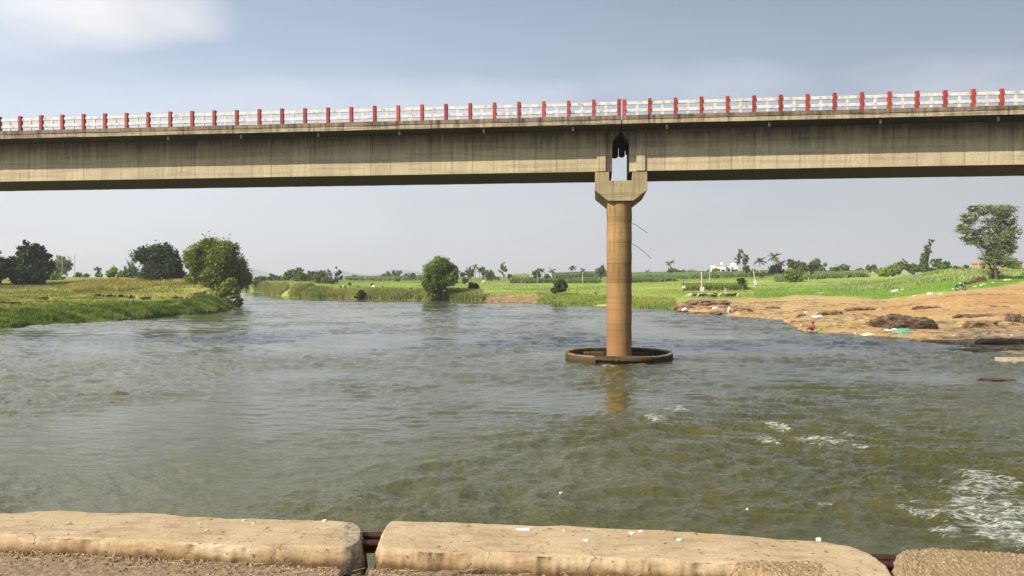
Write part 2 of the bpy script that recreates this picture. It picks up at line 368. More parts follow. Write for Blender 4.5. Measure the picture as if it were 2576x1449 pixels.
def scar_at(px, Y, i):
    a, b, y0, d = SCARS[i]; m = sst(px, a, a + 12) * (1 - sst(px, b - 12, b)); yy = y0 + 1.2 * pn(px * 0.05, px * 0, i)
    return m, yy, d
def ground(X, Y, detail=True):
    X = np.asarray(X, float); Y = np.maximum(np.asarray(Y, float), 1.0); px = CX + X / Y * F
    wob = 1.6 * fbm(X * 0.12, Y * 0.12, 5, 3) + 0.5 * pn(X * 0.7, Y * 0.7, 6)
    wl, wf = shore(px)
    uf = Y + wob - wf; ul = Y + wob - wl
    zf = prof(P_F, px, np.maximum(uf, 0)) + under(uf)
    tip = np.interp(Y, TIP[:, 0], TIP[:, 1]); side = (tip - px) * Y / F + wob
    zl = prof(P_L, px, np.maximum(ul, 0)) * sst(side, 0, 9) + under(ul) + under(side)
    z = np.maximum(zf, np.where(ul < 0, under(ul), zl))
    z = np.where((zl > zf) & (zl < 0), np.maximum(zf, zl), z)
    for i in range(len(SCARS)):
        m_, yy, d_ = scar_at(px, Y, i); z = z - m_ * d_ * sst(Y, yy - 11, yy - 1.5) * (1 - sst(Y, yy - .5, yy)) * (z > 0.5)
    if detail:
        amp = sst(z, 0.0, 1.0)
        z = z + amp * (0.22 * fbm(X * 0.08, Y * 0.08, 11, 3) * np.clip(Y / 120, 0.6, 2.5) + 0.06 * fbm(X * 0.5, Y * 0.5, 12, 3))
        rk = rockmask(X, Y, px)
        led = np.abs(fbm(X * 0.22 + Y * 0.03, Y * 0.75, 21, 4)); st = np.floor(led * 9) / 9 * 0.7 + led * 0.3
        z = z + rk * sst(z, -0.05, 0.35) * (st * 0.7 + 0.10 * pn(X * 1.3, Y * 2.2, 33))
    return z
def sandlim(px): return np.interp(px, [1690, 1740, 1800, 1850, 1900, 2000, 2100, 2200, 2300, 2400, 2500, 2576, 2800], [100, 143, 151, 160, 165, 170, 158, 144, 138, 133, 138, 150, 160])
def rockmask(X, Y, px=None):
    if px is None: px = CX + X / Y * F
    wl, wf = shore(px); u = Y - wf
    n = fbm(X * 0.10, Y * 0.16, 44, 3)
    r = 0.8 * sst(n + 0.25 - np.clip(u, 0, 60) / 60 * 0.33, 0.05, 0.3) * (px > 1660) * (u > -3) * (Y < sandlim(px) - 8)
    r = np.maximum(r, (px > 1690) * (px < 1900) * (u > -2) * (u < 22) * sst(n + 0.5, 0.1, 0.5))
    r = np.maximum(r, 0.7 * (px > 1212) * (px < 1375) * (u > -2) * (u < 13) * sst(n + 0.6, 0.1, 0.5))
    return r
def lerp(a, b, t): return a * (1 - t[..., None]) + b * t[..., None]
def groundcol(X, Y, z):
    px = CX + X / Y * F; wl, wf = shore(px); left = (px < np.interp(Y, TIP[:, 0], TIP[:, 1]) + 3)
    ul = Y - wl; uf = Y - wf
    n1 = fbm(X * 0.02, Y * 0.05, 61, 4); n2 = fbm(X * 0.15, Y * 0.35, 62, 4); n3 = fbm(X * 0.9, Y * 1.4, 63, 3); nst = fbm(X * 0.03, Y * 0.45, 64, 4)
    A = lambda *c_: np.broadcast_to(np.array(c_, float), X.shape + (3,)).copy()
    # far and right bank
    c = lerp(A(0.22, 0.32, 0.05), A(0.36, 0.40, 0.10), sst(n1 + n2 * 0.6, -0.3, 0.4))
    c = lerp(c, A(0.38, 0.32, 0.15), sst(nst + n2 * 0.4, 0.22, 0.45) * (Y > 180))
    c = lerp(c, A(0.09, 0.13, 0.04), sst(-nst, 0.28, 0.5) * (Y > 150))
    c = lerp(c, A(0.10, 0.15, 0.045), sst(Y, 300, 380) * 0.6)
    bright = (px > 1900) * sst(Y - sandlim(px), -2, 4) * (1 - sst(uf, 95, 125))
    c = lerp(c, A(0.13, 0.27, 0.03), bright * sst(n1 * 0.8 + 0.6, 0.1, 0.5))
    sandc = lerp(A(0.48, 0.33, 0.155), A(0.46, 0.265, 0.105), sst(n2 + n1, -0.2, 0.35))
    sandc = lerp(sandc, A(0.38, 0.36, 0.13), sst(nst + n3 * 0.3, 0.12, 0.4) * 0.75 * (px < 2450))
    sm = (px > 1690) * sst(sandlim(px) - Y + n2 * 5, -1.5, 1.5)
    c = lerp(c, sandc, sm)
    scar = ((px > 1205) * (px < 1400) * (uf < 14) * sst(uf + n2 * 6, -1, 2) * sst(14 - uf + n2 * 8, 0, 4)).astype(float)
    c = lerp(c, A(0.30, 0.17, 0.09), scar * 0.9)
    rk = rockmask(X, Y, px)
    rc = lerp(A(0.42, 0.29, 0.165), A(0.14, 0.095, 0.06), sst(n3 + n2 * 0.6, -0.25, 0.35))
    c = lerp(c, rc, np.clip(rk * 1.1, 0, 1) * sst(n3 + 0.4, 0.0, 0.4))
    rk2 = (px > 2330) * sst(24 - uf + n2 * 10, 0, 6) * sst(px, 2330, 2420)
    c = lerp(c, lerp(A(0.34, 0.25, 0.155), A(0.12, 0.09, 0.06), sst(n3 + n2, -0.3, 0.3)), rk2 * 0.85)
    # left bank
    cl = lerp(A(0.21, 0.235, 0.045), A(0.37, 0.34, 0.095), sst(n1 + nst * 0.9, -0.25, 0.35))
    cl = lerp(cl, A(0.12, 0.18, 0.035), sst(24 - ul + n2 * 10, 0, 12))
    cl = lerp(cl, A(0.10, 0.13, 0.03), sst(nst, 0.2, 0.45) * 0.8)
    cl = lerp(cl, A(0.10, 0.055, 0.03), sst(nst + n2 * 0.6, 0.42, 0.5) * (ul > 20) * (ul < 60))
    cl = lerp(cl, A(0.13, 0.12, 0.04), sst(ul, 74, 82) * (1 - sst(ul, 95, 105)) * (px < 480))  # darker turf paints in the shade on the mound slope
    for i in range(len(SCARS)):
        m_, yy, d_ = scar_at(px, Y, i); cl = lerp(cl, A(0.035, 0.022, 0.014), m_ * (Y > yy - 1.8) * (Y < yy + .15) * sst(n3 + .7, 0, .3))
    c = np.where(left[..., None], cl, c)
    wet = sst(z, 0.22, 0.0)
    wet = 1 - sst(z, 0.0, 0.22)
    c = c * (1 - 0.6 * wet[..., None])
    far = sst(Y, 900, 2500); c = lerp(c, A(0.13, 0.16, 0.08), far)
    return np.clip(c, 0.005, 0.9)
def zg(x, y): return float(ground(np.array([x]), np.array([y]))[0])

pxs = np.concatenate([np.linspace(-2600, -140, 90), np.linspace(-130, 2710, 1060), np.linspace(2720, 5200, 90)])
ys = np.concatenate([np.linspace(30, 54, 20)[:-1], np.linspace(54, 130, 330)[:-1], np.linspace(130, 260, 300)[:-1], np.geomspace(260, 700, 170)[:-1], np.geomspace(700, 7500, 50)])
PX, YY = np.meshgrid(pxs, ys); XX = (PX - CX) / F * YY
ZZ = ground(XX, YY)
CC = groundcol(XX, YY, ZZ)
def gridf(nr, nc):
    i = np.arange(nr - 1)[:, None] * nc + np.arange(nc - 1)[None, :]
    return np.stack([i, i + 1, i + nc + 1, i + nc], -1).reshape(-1, 4)
gr = mesh_np('ground', np.stack([XX, YY, ZZ], -1).reshape(-1, 3), gridf(*XX.shape), M['ground'], cols=CC.reshape(-1, 3), smooth=True)
tag(gr, 'grassy river banks, sandy rocky shore and fields reaching the horizon', 'ground', kind='structure')
# riverbed continues under the camera
rb = MB().box((-300, -60, -3.2), (300, 31, -2.4)).build('river_bed', plain('river_mud', (0.08, 0.07, 0.04)))
tag(rb, 'muddy bed of the river under the murky water', 'river bed', kind='structure')

# ------------------------------------------------------------------ water
def water_material():
    m, t, b = base_mat('murky_river_water', 0.06, 0.5)
    b.inputs['IOR'].default_value = 1.48
    g_ = nd(t, 'ShaderNodeNewGeometry'); pos = g_.outputs['Position']
    def noise(sx, sy, scale, det, ro, dist=0.0):
        mp = nd(t, 'ShaderNodeMapping'); mp.inputs['Scale'].default_value = (sx, sy, 1); mp.inputs['Rotation'].default_value = (0, 0, 0.25); lk(t, pos, mp.inputs[0])
        n = nd(t, 'ShaderNodeTexNoise', Scale=scale, Detail=det, Roughness=ro, Distortion=dist); lk(t, mp.outputs[0], n.inputs['Vector']); return n.outputs[0]
    a = nd(t, 'ShaderNodeAttribute'); a.attribute_name = 'Col'; s = nd(t, 'ShaderNodeSeparateColor'); lk(t, a.outputs['Color'], s.inputs[0])
    fine = noise(1.0, 1.9, 5.5, 5, 0.62, 0.4); mid = noise(1.0, 1.8, 1.5, 4, 0.55, 0.6); big = noise(1, 2, 0.12, 4, 0.6)
    c = ramp(t, big, [(0.35, (0.048, 0.049, 0.009)), (0.65, (0.072, 0.069, 0.014))]).outputs[0]
    # paler base colour at left paints in the bright sky's reflection
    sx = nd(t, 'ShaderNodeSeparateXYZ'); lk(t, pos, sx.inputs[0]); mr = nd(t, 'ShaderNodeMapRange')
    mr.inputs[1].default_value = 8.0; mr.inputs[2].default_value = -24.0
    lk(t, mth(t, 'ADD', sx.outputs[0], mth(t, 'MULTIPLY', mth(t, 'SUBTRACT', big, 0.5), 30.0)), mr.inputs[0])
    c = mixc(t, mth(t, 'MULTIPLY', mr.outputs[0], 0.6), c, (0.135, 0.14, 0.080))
    fo = mth(t, 'ADD', mth(t, 'MULTIPLY', s.outputs[0], 0.58), mth(t, 'MULTIPLY', mth(t, 'SUBTRACT', noise(0.6, 1.8, 2.4, 10, 0.80, 1.8), 0.5), 2.6))
    fm = ramp(t, fo, [(0.42, 0.0), (0.74, 1.0)]).outputs[0]
    fm = mth(t, 'MULTIPLY', fm, mth(t, 'GREATER_THAN', s.outputs[0], 0.04))
    c = mixc(t, mth(t, 'MULTIPLY', fm, 0.9), c, (0.60, 0.63, 0.58))
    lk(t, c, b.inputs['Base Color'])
    lk(t, mth(t, 'ADD', mth(t, 'MULTIPLY_ADD', fm, 0.6, 0.03), mth(t, 'MULTIPLY', s.outputs[2], 0.07)), b.inputs['Roughness'])
    b1 = nd(t, 'ShaderNodeBump', Distance=0.10); lk(t, mid, b1.inputs['Height']); lk(t, mth(t, 'MULTIPLY', s.outputs[1], 0.85), b1.inputs['Strength'])
    b2 = nd(t, 'ShaderNodeBump', Distance=0.05); lk(t, fine, b2.inputs['Height']); lk(t, b1.outputs[0], b2.inputs['Normal']); lk(t, mth(t, 'MULTIPLY', s.outputs[1], 0.9), b2.inputs['Strength'])
    lk(t, b2.outputs[0], b.inputs['Normal'])
    return m
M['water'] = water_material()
wpx = np.concatenate([np.linspace(-3200, -110, 120), np.linspace(-100, 2680, 1150), np.linspace(2700, 5600, 120)])
iv = np.linspace(1 / 8.0, 1 / 58.0, 740); wys = np.concatenate([1 / iv, np.arange(58.5, 120, .5), np.arange(120.8, 200, .8), np.arange(201.5, 400, 1.6)])
WPX, WY = np.meshgrid(wpx, wys); WX = (WPX - CX) / F * WY
def waves(X, Y):
    # domain warp so crests bend with the eddies
    wx = X + 1.2 * fbm(X * 0.10, Y * 0.10, 71, 3) + 5 * fbm(X * .03, Y * .04, 77, 2); wy = Y + 1.2 * fbm(X * 0.10, Y * 0.10, 72, 3) + 5 * fbm(X * .03, Y * .04, 78, 2)
    chop = 0.28 + 1.1 * sst(fbm(X * 0.045, Y * 0.07, 73, 3), -0.35, 0.35)
    r = 1 - np.abs(fbm(wx * 0.34 + wy * 0.12, wy * 0.62 - wx * 0.05, 74, 3)) * 2
    h = 0.10 * r * (1 - 0.5 * sst(Y, 110, 200)) + 0.14 * fbm(wx * 0.52, wy * 1.30, 75, 3) * (1 - sst(Y, 45, 95))
    h = h + 0.07 * fbm(wx * 1.4 + wy * 0.4, wy * 2.9, 76, 3, 0.6) * (1 - sst(Y, 24, 55))
    h = h + 0.16 * fbm(wx * 0.22, wy * 0.36, 79, 2) * sst(Y, 25, 90)
    near = 0.88 + 0.45 * sst(Y, 25, 60) - 0.35 * sst(Y, 150, 300)
    return h * chop * near, chop * (0.30 + 0.70 * (1 - sst(Y, 20, 70)))
FOAM = [(1690,1033,38,9,.8),(1650,1060,28,12,.85),(1958,1084,28,11,.85),(1932,1117,28,8,.85),(2065,1117,60,9,.9),(2138,1101,26,7,.8),(2165,1131,16,7,.8),(2072,1272,28,10,.8),
        (2295,1262,28,12,.75),(2320,1295,60,22,.62),(2385,1350,40,14,.8),(2270,1240,30,10,.35),(1535,925,30,5,.5),(1600,923,60,3,.35),(1475,915,25,3,.4),(1725,960,18,4,.5),(1535,968,24,5,.4),
        (1845,1027,18,4,.4),(1770,1070,26,5,.35),(1605,992,20,4,.35),(2110,1225,70,14,.2),(880,1180,130,9,.25),(760,1200,80,9,.22),(950,1163,30,5,.35),(1030,1262,60,14,.15),
        (2500,1215,130,40,.5),(2560,1280,160,80,.85),(2540,1340,120,70,.85),(2480,1250,110,40,.5),(2430,1195,80,14,.28),(1560,1110,30,6,.3),(1800,1130,60,10,.15)]
WH, CH = waves(WX, WY)
foam = np.zeros_like(WX)
for (fx, fy, rx, ry, am) in FOAM:
    c0 = onz(fx, fy); dy = abs(onz(fx, fy + ry).y - c0.y) + 0.05; dx = rx / F * c0.y
    foam = np.maximum(foam, am * 1.35 * np.exp(-(((WX - c0.x) / dx) ** 2 + ((WY - c0.y) / dy) ** 2) * 0.9))
crest = sst(WH, 0.05, 0.10)
foam = np.minimum(foam * (0.75 + 0.7 * crest), 0.85)
WH = WH + 0.05 * foam
wcol = np.stack([foam, np.clip(CH, 0, 1.2), sst(WY, 22, 60)], -1)
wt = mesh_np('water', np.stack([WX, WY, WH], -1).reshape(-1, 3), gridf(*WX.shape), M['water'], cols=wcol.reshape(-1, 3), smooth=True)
tag(wt, 'wide olive green river with ripples and patches of white foam', 'river', kind='structure')

# ------------------------------------------------------------------ hills
def hills(pts, Y, label):
    xs = np.linspace(pts[0][0], pts[-1][0], 160); yp = np.interp(xs, [p[0] for p in pts], [p[1] for p in pts])
    ker = np.ones(7) / 7; yp = np.convolve(np.pad(yp, 3, 'edge'), ker, 'valid')
    X = (xs - CX) / F * Y; H = (700 - yp) / F * Y + 6
    H = H * (1 + 0.02 * fbm(X * 0.01, X * 0, 3, 4))
    rows = []
    for k, s in ((-900, 0.0), (-500, .25), (-200, .7), (0, 1.0), (200, .7), (600, 0.2), (900, 0)):
        rows.append(np.stack([X, np.full_like(X, Y + k) + 60 * fbm(X * 0.004, X * 0 + k, 4, 3), (H - 2) * s + 2], -1))
    V = np.stack(rows, 0); cols = np.tile(np.array([[0.10, 0.11, 0.10]]), (V.shape[0] * V.shape[1], 1))
    tag(mesh_np('hill', V.reshape(-1, 3), gridf(V.shape[0], V.shape[1]), M['ground'], cols=cols, smooth=True), label, 'hill', kind='structure')
hills([(560,700),(600,682),(625,674),(650,678),(690,692),(730,700)], 6800, 'faint blue hill behind the left river bend')
hills([(780,700),(835,684),(860,679),(885,687),(920,690),(955,689),(985,678),(1030,680),(1060,682),(1085,690),(1120,699)], 6800, 'faint blue hill ridge behind the round trees')
hills([(1425,700),(1445,692),(1456,686),(1470,690),(1500,694),(1560,700)], 6800, 'faint blue hilltop behind the palm left of the pier')

# ------------------------------------------------------------------ vegetation
rng = np.random.default_rng(7)
def clumps(blobs, n, leaf, col, rg, up=0.3, var=0.3, droop=0.0, tight=0.22, hor=0.0):
    blobs = np.array(blobs, float); w = blobs[:, 3] * blobs[:, 5] + 1e-3; w /= w.sum()
    per = 26; nc = max(4, n // per)
    bi = rg.choice(len(blobs), nc, p=w); B = blobs[bi]
    d = rg.normal(size=(nc, 3)); d /= np.linalg.norm(d, axis=1)[:, None]
    rad = rg.uniform(0.35, 1.0, (nc, 1)) ** 0.6
    rad = rad + (rg.random((nc, 1)) < 0.13) * rg.uniform(0.03, 0.12, (nc, 1))
    C = B[:, :3] + d * B[:, 3:6] * rad
    cr = tight * 0.82 * B[:, 3:6].mean(1) * rg.uniform(0.6, 1.3, nc)
    cc = np.array(col)[None, :] * (1 + 1.3 * var * rg.uniform(-1, 1, (nc, 1))) * (1 + 0.12 * rg.uniform(-1, 1, (nc, 3)))
    cc = cc * np.where(rg.random((nc, 1)) < 0.2, np.array([[1.35, 1.25, 0.9]]), 1.0)
    idx = np.repeat(np.arange(nc), per); m = len(idx)
    off = rg.normal(size=(m, 3)) * cr[idx][:, None] * 0.7
    off[:, 2] *= (1 + droop); off[:, :2] *= (1 + hor); off[:, 2] *= (1 - 0.55 * min(hor, 1))
    P = C[idx] + off
    nrm = rg.normal(size=(m, 3)) + d[idx] * 0.9; nrm[:, 2] += up; nrm /= np.linalg.norm(nrm, axis=1)[:, None]
    a = np.cross(nrm, rg.normal(size=(m, 3))); a /= np.linalg.norm(a, axis=1)[:, None]; b = np.cross(nrm, a)
    L = leaf * rg.uniform(0.6, 1.3, (m, 1))
    V = np.stack([P + a * L, P + b * L * 0.55, P - a * L, P - b * L * 0.55], 1).reshape(-1, 3)
    Fc = np.arange(m * 4).reshape(m, 4)
    cl = np.repeat(cc[idx] * rg.uniform(0.8, 1.2, (m, 1)), 4, 0)
    return V, Fc, np.clip(cl, 0.003, 1)
def envelope(W2, H, D2, z0, k, rg, shape='round', lean=0):
    out = []
    for i in range(k):
        for _ in range(50):
            q = rg.uniform(-1, 1, 3)
            if (q ** 2).sum() < 1: break
        if shape == 'dome': q[2] = abs(q[2]) * 1.3 - 0.35
        if shape == 'tall': q[0] *= 0.8; q[1] *= 0.8
        r = rg.uniform(0.30, 0.46)
        s = 1 - r
        out.append([q[0] * W2 * s * 1.05, q[1] * D2 * s, z0 + H / 2 + q[2] * H / 2 * s, r * W2 * 1.1, r * D2 * 1.1, r * H / 2 * 1.25])
    B = np.array(out); x0 = (B[:, 0] - B[:, 3]).min(); x1 = (B[:, 0] + B[:, 3]).max(); a0 = (B[:, 2] - B[:, 5]).min(); a1 = (B[:, 2] + B[:, 5]).max()
    fx = 2 * W2 / (x1 - x0); fz = H / (a1 - a0)
    B[:, 0] = (B[:, 0] - x0) * fx - W2; B[:, 3] *= fx; B[:, 2] = (B[:, 2] - a0) * fz + z0; B[:, 5] *= fz
    return [tuple(b) for b in B]
G = {'dark': (0.03, 0.06, 0.014), 'mid': (0.1196, 0.1885, 0.0325), 'olive': (0.143, 0.169, 0.0364), 'bright': (0.208, 0.299, 0.0364), 'grey': (0.1755, 0.2145, 0.1014), 'yellow': (0.26, 0.3055, 0.0585), 'dull': (0.1365, 0.1755, 0.0598)}
def tree(name, label, cat, px0, px1, top, cbot, Y, tpx=None, col='mid', n=3000, leaf=None, k=9, shape='round', base=None, blobs=None, bark='bark', tr=None, group=None, up=0.3, droop=0, hor=0, tight=0.24, limbs=5, seed=None, var=0.3):
    rg = np.random.default_rng(seed if seed is not None else abs(hash((px0, px1, top))) % 99999)
    tpx = tpx if tpx is not None else (px0 + px1) / 2
    bx = xof(tpx, Y); bz = zg(bx, Y) - 0.1
    if base is not None: bz = at(tpx, base, Y).z
    X0 = xof(px0, Y) - bx; X1 = xof(px1, Y) - bx; zt = at(tpx, top, Y).z - bz; zb = at(tpx, cbot, Y).z - bz
    zb = max(zb, -0.2) if cbot < 900 else zb
    W2 = (X1 - X0) / 2; cxm = (X0 + X1) / 2; H = zt - zb
    if blobs is None:
        bl = [(x + cxm, y, z, a, b, c_) for x, y, z, a, b, c_ in envelope(W2, H, W2 * 0.85, zb, k, rg, shape)]
    else:   # given in px: (px, py, rpx, rpy)
        bl = []
        for (bpx, bpy, rx, ry) in blobs:
            p = at(bpx, bpy, Y); bl.append((p.x - bx, rg.uniform(-1, 1) * W2 * 0.35, p.z - bz, rx / F * Y, rx / F * Y * 0.9, ry / F * Y))
    root = empty(name, (bx, Y, bz), 0, label, cat, group)
    lf = leaf or max(0.20, 0.0011 * Y)
    V, Fc, cl = clumps(bl, n, lf, G[col] if isinstance(col, str) else col, rg, up, var, droop, tight, hor)
    mesh_np('crown', V, Fc, M['leaf'], root, cols=cl)
    tr = tr or max(0.06, H * 0.03)
    m = MB(); hc = zb + H * 0.45
    if zb < 0.25 * zt and limbs > 6:
        for j in range(limbs):
            b_ = bl[j % len(bl)]; sx = rg.normal() * tr * 1.5
            m.tube([(sx, rg.normal() * tr, -0.3), (sx * 1.5 + b_[0] * 0.25, b_[1] * 0.3, b_[2] * 0.35), (b_[0] * 0.7, b_[1] * 0.7, b_[2] * 0.8), (b_[0], b_[1], b_[2])], [tr * 0.6, tr * 0.45, tr * 0.3, tr * 0.1], 6)
    else:
        bend = rg.normal() * 0.04 * zt
        m.tube([(0, 0, -0.3), (bend, 0, zb * 0.5 + 0.1), (cxm * 0.3 + bend, 0, zb + H * 0.12), (cxm * 0.6, 0, hc), (cxm, 0, zb + H * 0.8)], [tr * 1.25, tr, tr * 0.9, tr * 0.6, tr * 0.15], 8)
        for j in range(limbs):
            b_ = bl[rg.integers(len(bl))]; z0 = zb + H * rg.uniform(0.0, 0.3)
            m.tube([(cxm * 0.3, 0, z0), ((b_[0] + cxm * 0.3) * 0.5, b_[1] * 0.5, (z0 + b_[2]) * 0.5 + 0.05 * H), (b_[0], b_[1], b_[2])], [tr * 0.5, tr * 0.33, tr * 0.1], 6)
    m.build('trunk', M[bark], root, smooth=True)
    return root
def bush(name, label, px0, px1, top, bot, Y, col='mid', n=1500, cat='bush', base=None, group=None, leaf=None, k=7, var=0.3, **kw):
    return tree(name, label, cat, px0, px1, top, bot + 2, Y, col=col, n=n, k=k, base=base, group=group, leaf=leaf, shape='dome', limbs=7, tr=0.07, var=var, **kw)

def palm(label, px, top, Y, wpx, col=(0.09, 0.13, 0.035), tpx=None, n=14, group='coconut palms on the far bank', seed=0):
    rg = np.random.default_rng(seed + int(px)); bx = xof(tpx or px, Y); bz = zg(bx, Y) - 0.1
    tz = at(px, top, Y).z - bz; R = wpx / 2 / F * Y * 1.15; hx = xof(px, Y) - bx; hz = tz - R * 0.55
    root = empty('palm_tree', (bx, Y, bz), 0, label, 'palm', group)
    m = MB(); m.tube([(0, 0, -0.3), (hx * 0.2, 0, hz * 0.4), (hx * 0.7, 0.1, hz * 0.75), (hx, 0, hz)], [0.30, 0.24, 0.2, 0.18], 8)
    m.build('trunk', M['palebark'], root, smooth=True)
    V = []; C_ = []
    for i in range(n):
        az = 2 * math.pi * i / n + rg.uniform(-.2, .2); el = rg.uniform(-0.2, 1.25); L = R * rg.uniform(0.9, 1.15)
        p = np.array([hx, 0, hz], float); d = np.array([math.cos(az) * math.cos(el), math.sin(az) * math.cos(el), math.sin(el)])
        cc = np.array(col) * rg.uniform(0.7, 1.35) * (np.array([1.5, 1.15, .8]) if el < 0.05 else 1)
        sd = np.cross(d, [0, 0, 1]); sd /= np.linalg.norm(sd) + 1e-6
        K = 9
        for s in range(K):
            d = d + np.array([0, 0, -0.14]); d /= np.linalg.norm(d); q = p + d * L / K
            wl = R * 0.30 * math.sin(math.pi * (s + 1.2) / (K + 1.2)) + 0.05
            for sg in (-1, 1):
                tipv = (p + q) / 2 + sd * sg * wl + d * wl * 0.5 + np.array([0, 0, -wl * 0.55])
                V += [p - (q - p) * .2, p + (q - p) * 1.1, tipv]; C_ += [cc * rg.uniform(.8, 1.2)] * 3
                V += [p - np.array([0, 0, .04]), q, q + np.array([0, 0, .04])]; C_ += [cc] * 3
            p = q
    V = np.array(V); mesh_np('crown', V, np.arange(len(V)).reshape(-1, 3), M['leaf'], root, cols=np.array(C_))
    return root

# --- left bank
tree('broadleaf_tree', 'dark tree cut off by the left edge of the picture', 'tree', -70, 32, 618, 712, 178, 0, 'dark', 9000, 0.34, 12, tight=.2)
tree('broadleaf_tree', 'large very dark tree with a spiky top, second from the left edge', 'tree', 25, 126, 606, 712, 182, 72, 'dark', 16000, 0.32, 16,
     blobs=[(75,640,28,26),(50,665,26,26),(98,668,26,24),(72,690,36,22),(40,695,22,20),(108,698,20,18),(60,628,16,14),(92,630,14,14),(105,645,16,9),(72,613,6,8),(38,640,8,6)], tight=.24)
tree('broadleaf_tree', 'hazy grey green tree behind the two dark trees on the left', 'tree', 117, 181, 640, 697, 285, 150, 'grey', 5000, None, 10)
bush('shrub', 'low shrub at the foot of the dark trees, bright green', 112, 165, 688, 703, 200, 'bright', 1500)
tree('broadleaf_tree', 'small flat topped tree right of the left utility pole', 'tree', 237, 259, 671, 692, 330, None, 'grey', 900, None, 5)
bush('shrub', 'bright green shrub left of the big dark tree', 268, 308, 668, 702, 232, 'bright', 2600)
bush('shrub', 'dark green wide shrub beside the big dark tree', 303, 362, 669, 703, 228, 'mid', 3400)
tree('broadleaf_tree', 'big dark domed tree in the middle of the left bank', 'tree', 335, 466, 615, 716, 192, 415, (0.038, 0.075, 0.018), 18000, 0.34, 16,
     blobs=[(398,645,36,28),(430,665,30,32),(370,645,30,20),(440,690,24,26),(405,680,36,28),(352,640,14,10),(400,628,24,14),(445,705,18,14),(380,700,26,14),(425,640,22,18)], tight=.24, droop=.3)
bush('shrub', 'olive feathery shrub in front of the big dark tree', 354, 440, 657, 712, 184, (0.055, 0.065, 0.022), 9000, leaf=0.22, k=12)
tree('broadleaf_tree', 'large rounded sunlit tree standing at the tip of the left bank', 'tree', 470, 626, 601, 716, 166, 528, (0.15, 0.19, 0.028), 30000, 0.27, 16, limbs=11, tr=0.5,
     blobs=[(535,632,44,30),(500,650,30,30),(505,680,32,28),(560,650,42,34),(585,675,34,32),(600,700,26,26),(545,690,40,26),(490,630,18,18),(575,625,24,18),(612,682,14,18),(520,615,26,14),(592,712,15,12),(488,695,18,18)], tight=.25, droop=.25, var=.35)
bush('shrub', 'light green shrub overhanging the water at the bank tip', 545, 606, 700, 752, 151, 'yellow', 6500, leaf=0.24, k=10)
bush('shrub', 'low dark shrub at the waterline of the bank tip', 588, 613, 748, 768, 150, (0.09, 0.12, 0.03), 1500, leaf=0.22)
def bare(label, px, top, Y, w, name='bare_tree', mat='bark', cat='bare tree', seed=1):
    rg = np.random.default_rng(seed); bx = xof(px, Y); bz = zg(bx, Y) - .1; H = at(px, top, Y).z - bz; Wd = w / 2 / F * Y
    root = empty(name, (bx, Y, bz), 0, label, cat); m = MB(); m2 = MB()
    m.tube([(0, 0, -.2), (.05 * H, 0, H * .3), (0, 0, H * .6)], [.03 * H, .02 * H, .012 * H], 6)
    for i in range(22):
        z0 = rg.uniform(.2, .6) * H; e = Vector((rg.uniform(-1, 1) * Wd, rg.uniform(-1, 1) * Wd, rg.uniform(.5, 1) * H))
        mid = Vector((e.x * .4, e.y * .4, (z0 + e.z) / 2)); m2.tube([(0, 0, z0), mid, e], [.012 * H, .008 * H, .003 * H], 4)
        for _ in range(2): m2.tube([mid, mid + Vector((rg.uniform(-.4, .4) * Wd, rg.uniform(-.4, .4) * Wd, rg.uniform(.1, .3) * H))], [.006 * H, .002 * H], 4)
    m.build('trunk', M[mat], root); m2.build('branches', M[mat], root)
bare('leafless grey tree beside the big dark tree', 328, 647, 236, 36, seed=3)
bare('thin leafless sapling on the mound before the shrubs', 296, 690, 188, 16, 'sapling', cat='sapling', seed=5)

# --- far bank, left to right
tree('broadleaf_tree', 'round dark green tree right at the bend of the far bank', 'tree', 635, 674, 693, 722, 312, 655, 'mid', 3500, None, 8)
FT = [(612,636,690,709,520,'grey'),(672,697,688,712,372,'grey'),(689,711,693,713,365,'grey'),(710,738,681,715,345,'mid'),(726,762,673,714,352,'grey'),(741,783,682,717,333,'mid'),(768,797,678,716,345,'dull'),(782,836,677,719,322,'olive'),(806,850,696,719,312,'dull')]
FL = ['faint hazy tree just right of the bank tip','pale hazy tree beside the tree at the bend','small pale tree at the left end of the grove','mid green tree, fourth from the left in the grove','tallest greyish tree in the far left grove','broad dark green tree in the middle of the grove','upright dull green tree behind the grove middle','wide olive tree at the right half of the grove','low dark tree closing the grove on the right']
for (a, b, t_, bt, Y, cl), lb in zip(FT, FL): tree('broadleaf_tree', lb, 'tree', a, b, t_, bt, Y, None, cl, 3200, None, 9, group='trees of the far left grove')
tree('broadleaf_tree', 'tall thin ragged tree at the right end of the grove', 'tree', 834, 862, 670, 704, 335, 848, 'dark', 900, 0.35, 9,
     blobs=[(847,676,3,5),(839,684,5,4),(852,684,5,5),(848,692,6,6),(858,694,4,8),(842,700,6,5),(855,703,6,5),(848,706,6,5)], tight=.4)
tree('broadleaf_tree', 'lone small dome shaped tree on the far horizon', 'tree', 883, 898, 691, 701, 690, None, 'mid', 700, None, 5)
for (a, b, t_, bt, Y, cl, lb) in [(957,985,684,704,485,'mid','left one of the two round trees on the far horizon'),(982,1012,680,704,480,'mid','taller right one of the two round trees on the horizon'),
        (1011,1030,688,704,500,'dull','small round tree right of the two round trees'),(1026,1052,687,711,405,'dull','grey tree beside the leaning posts left of the big waterside tree'),
        (1048,1068,692,700,520,'mid','low tree touching the left side of the big waterside tree'),(989,1006,699,715,370,'bright','small light green tree below the round trees')]:
    tree('broadleaf_tree', lb, 'tree', a, b, t_, bt, Y, None, cl, 1300, None, 6)
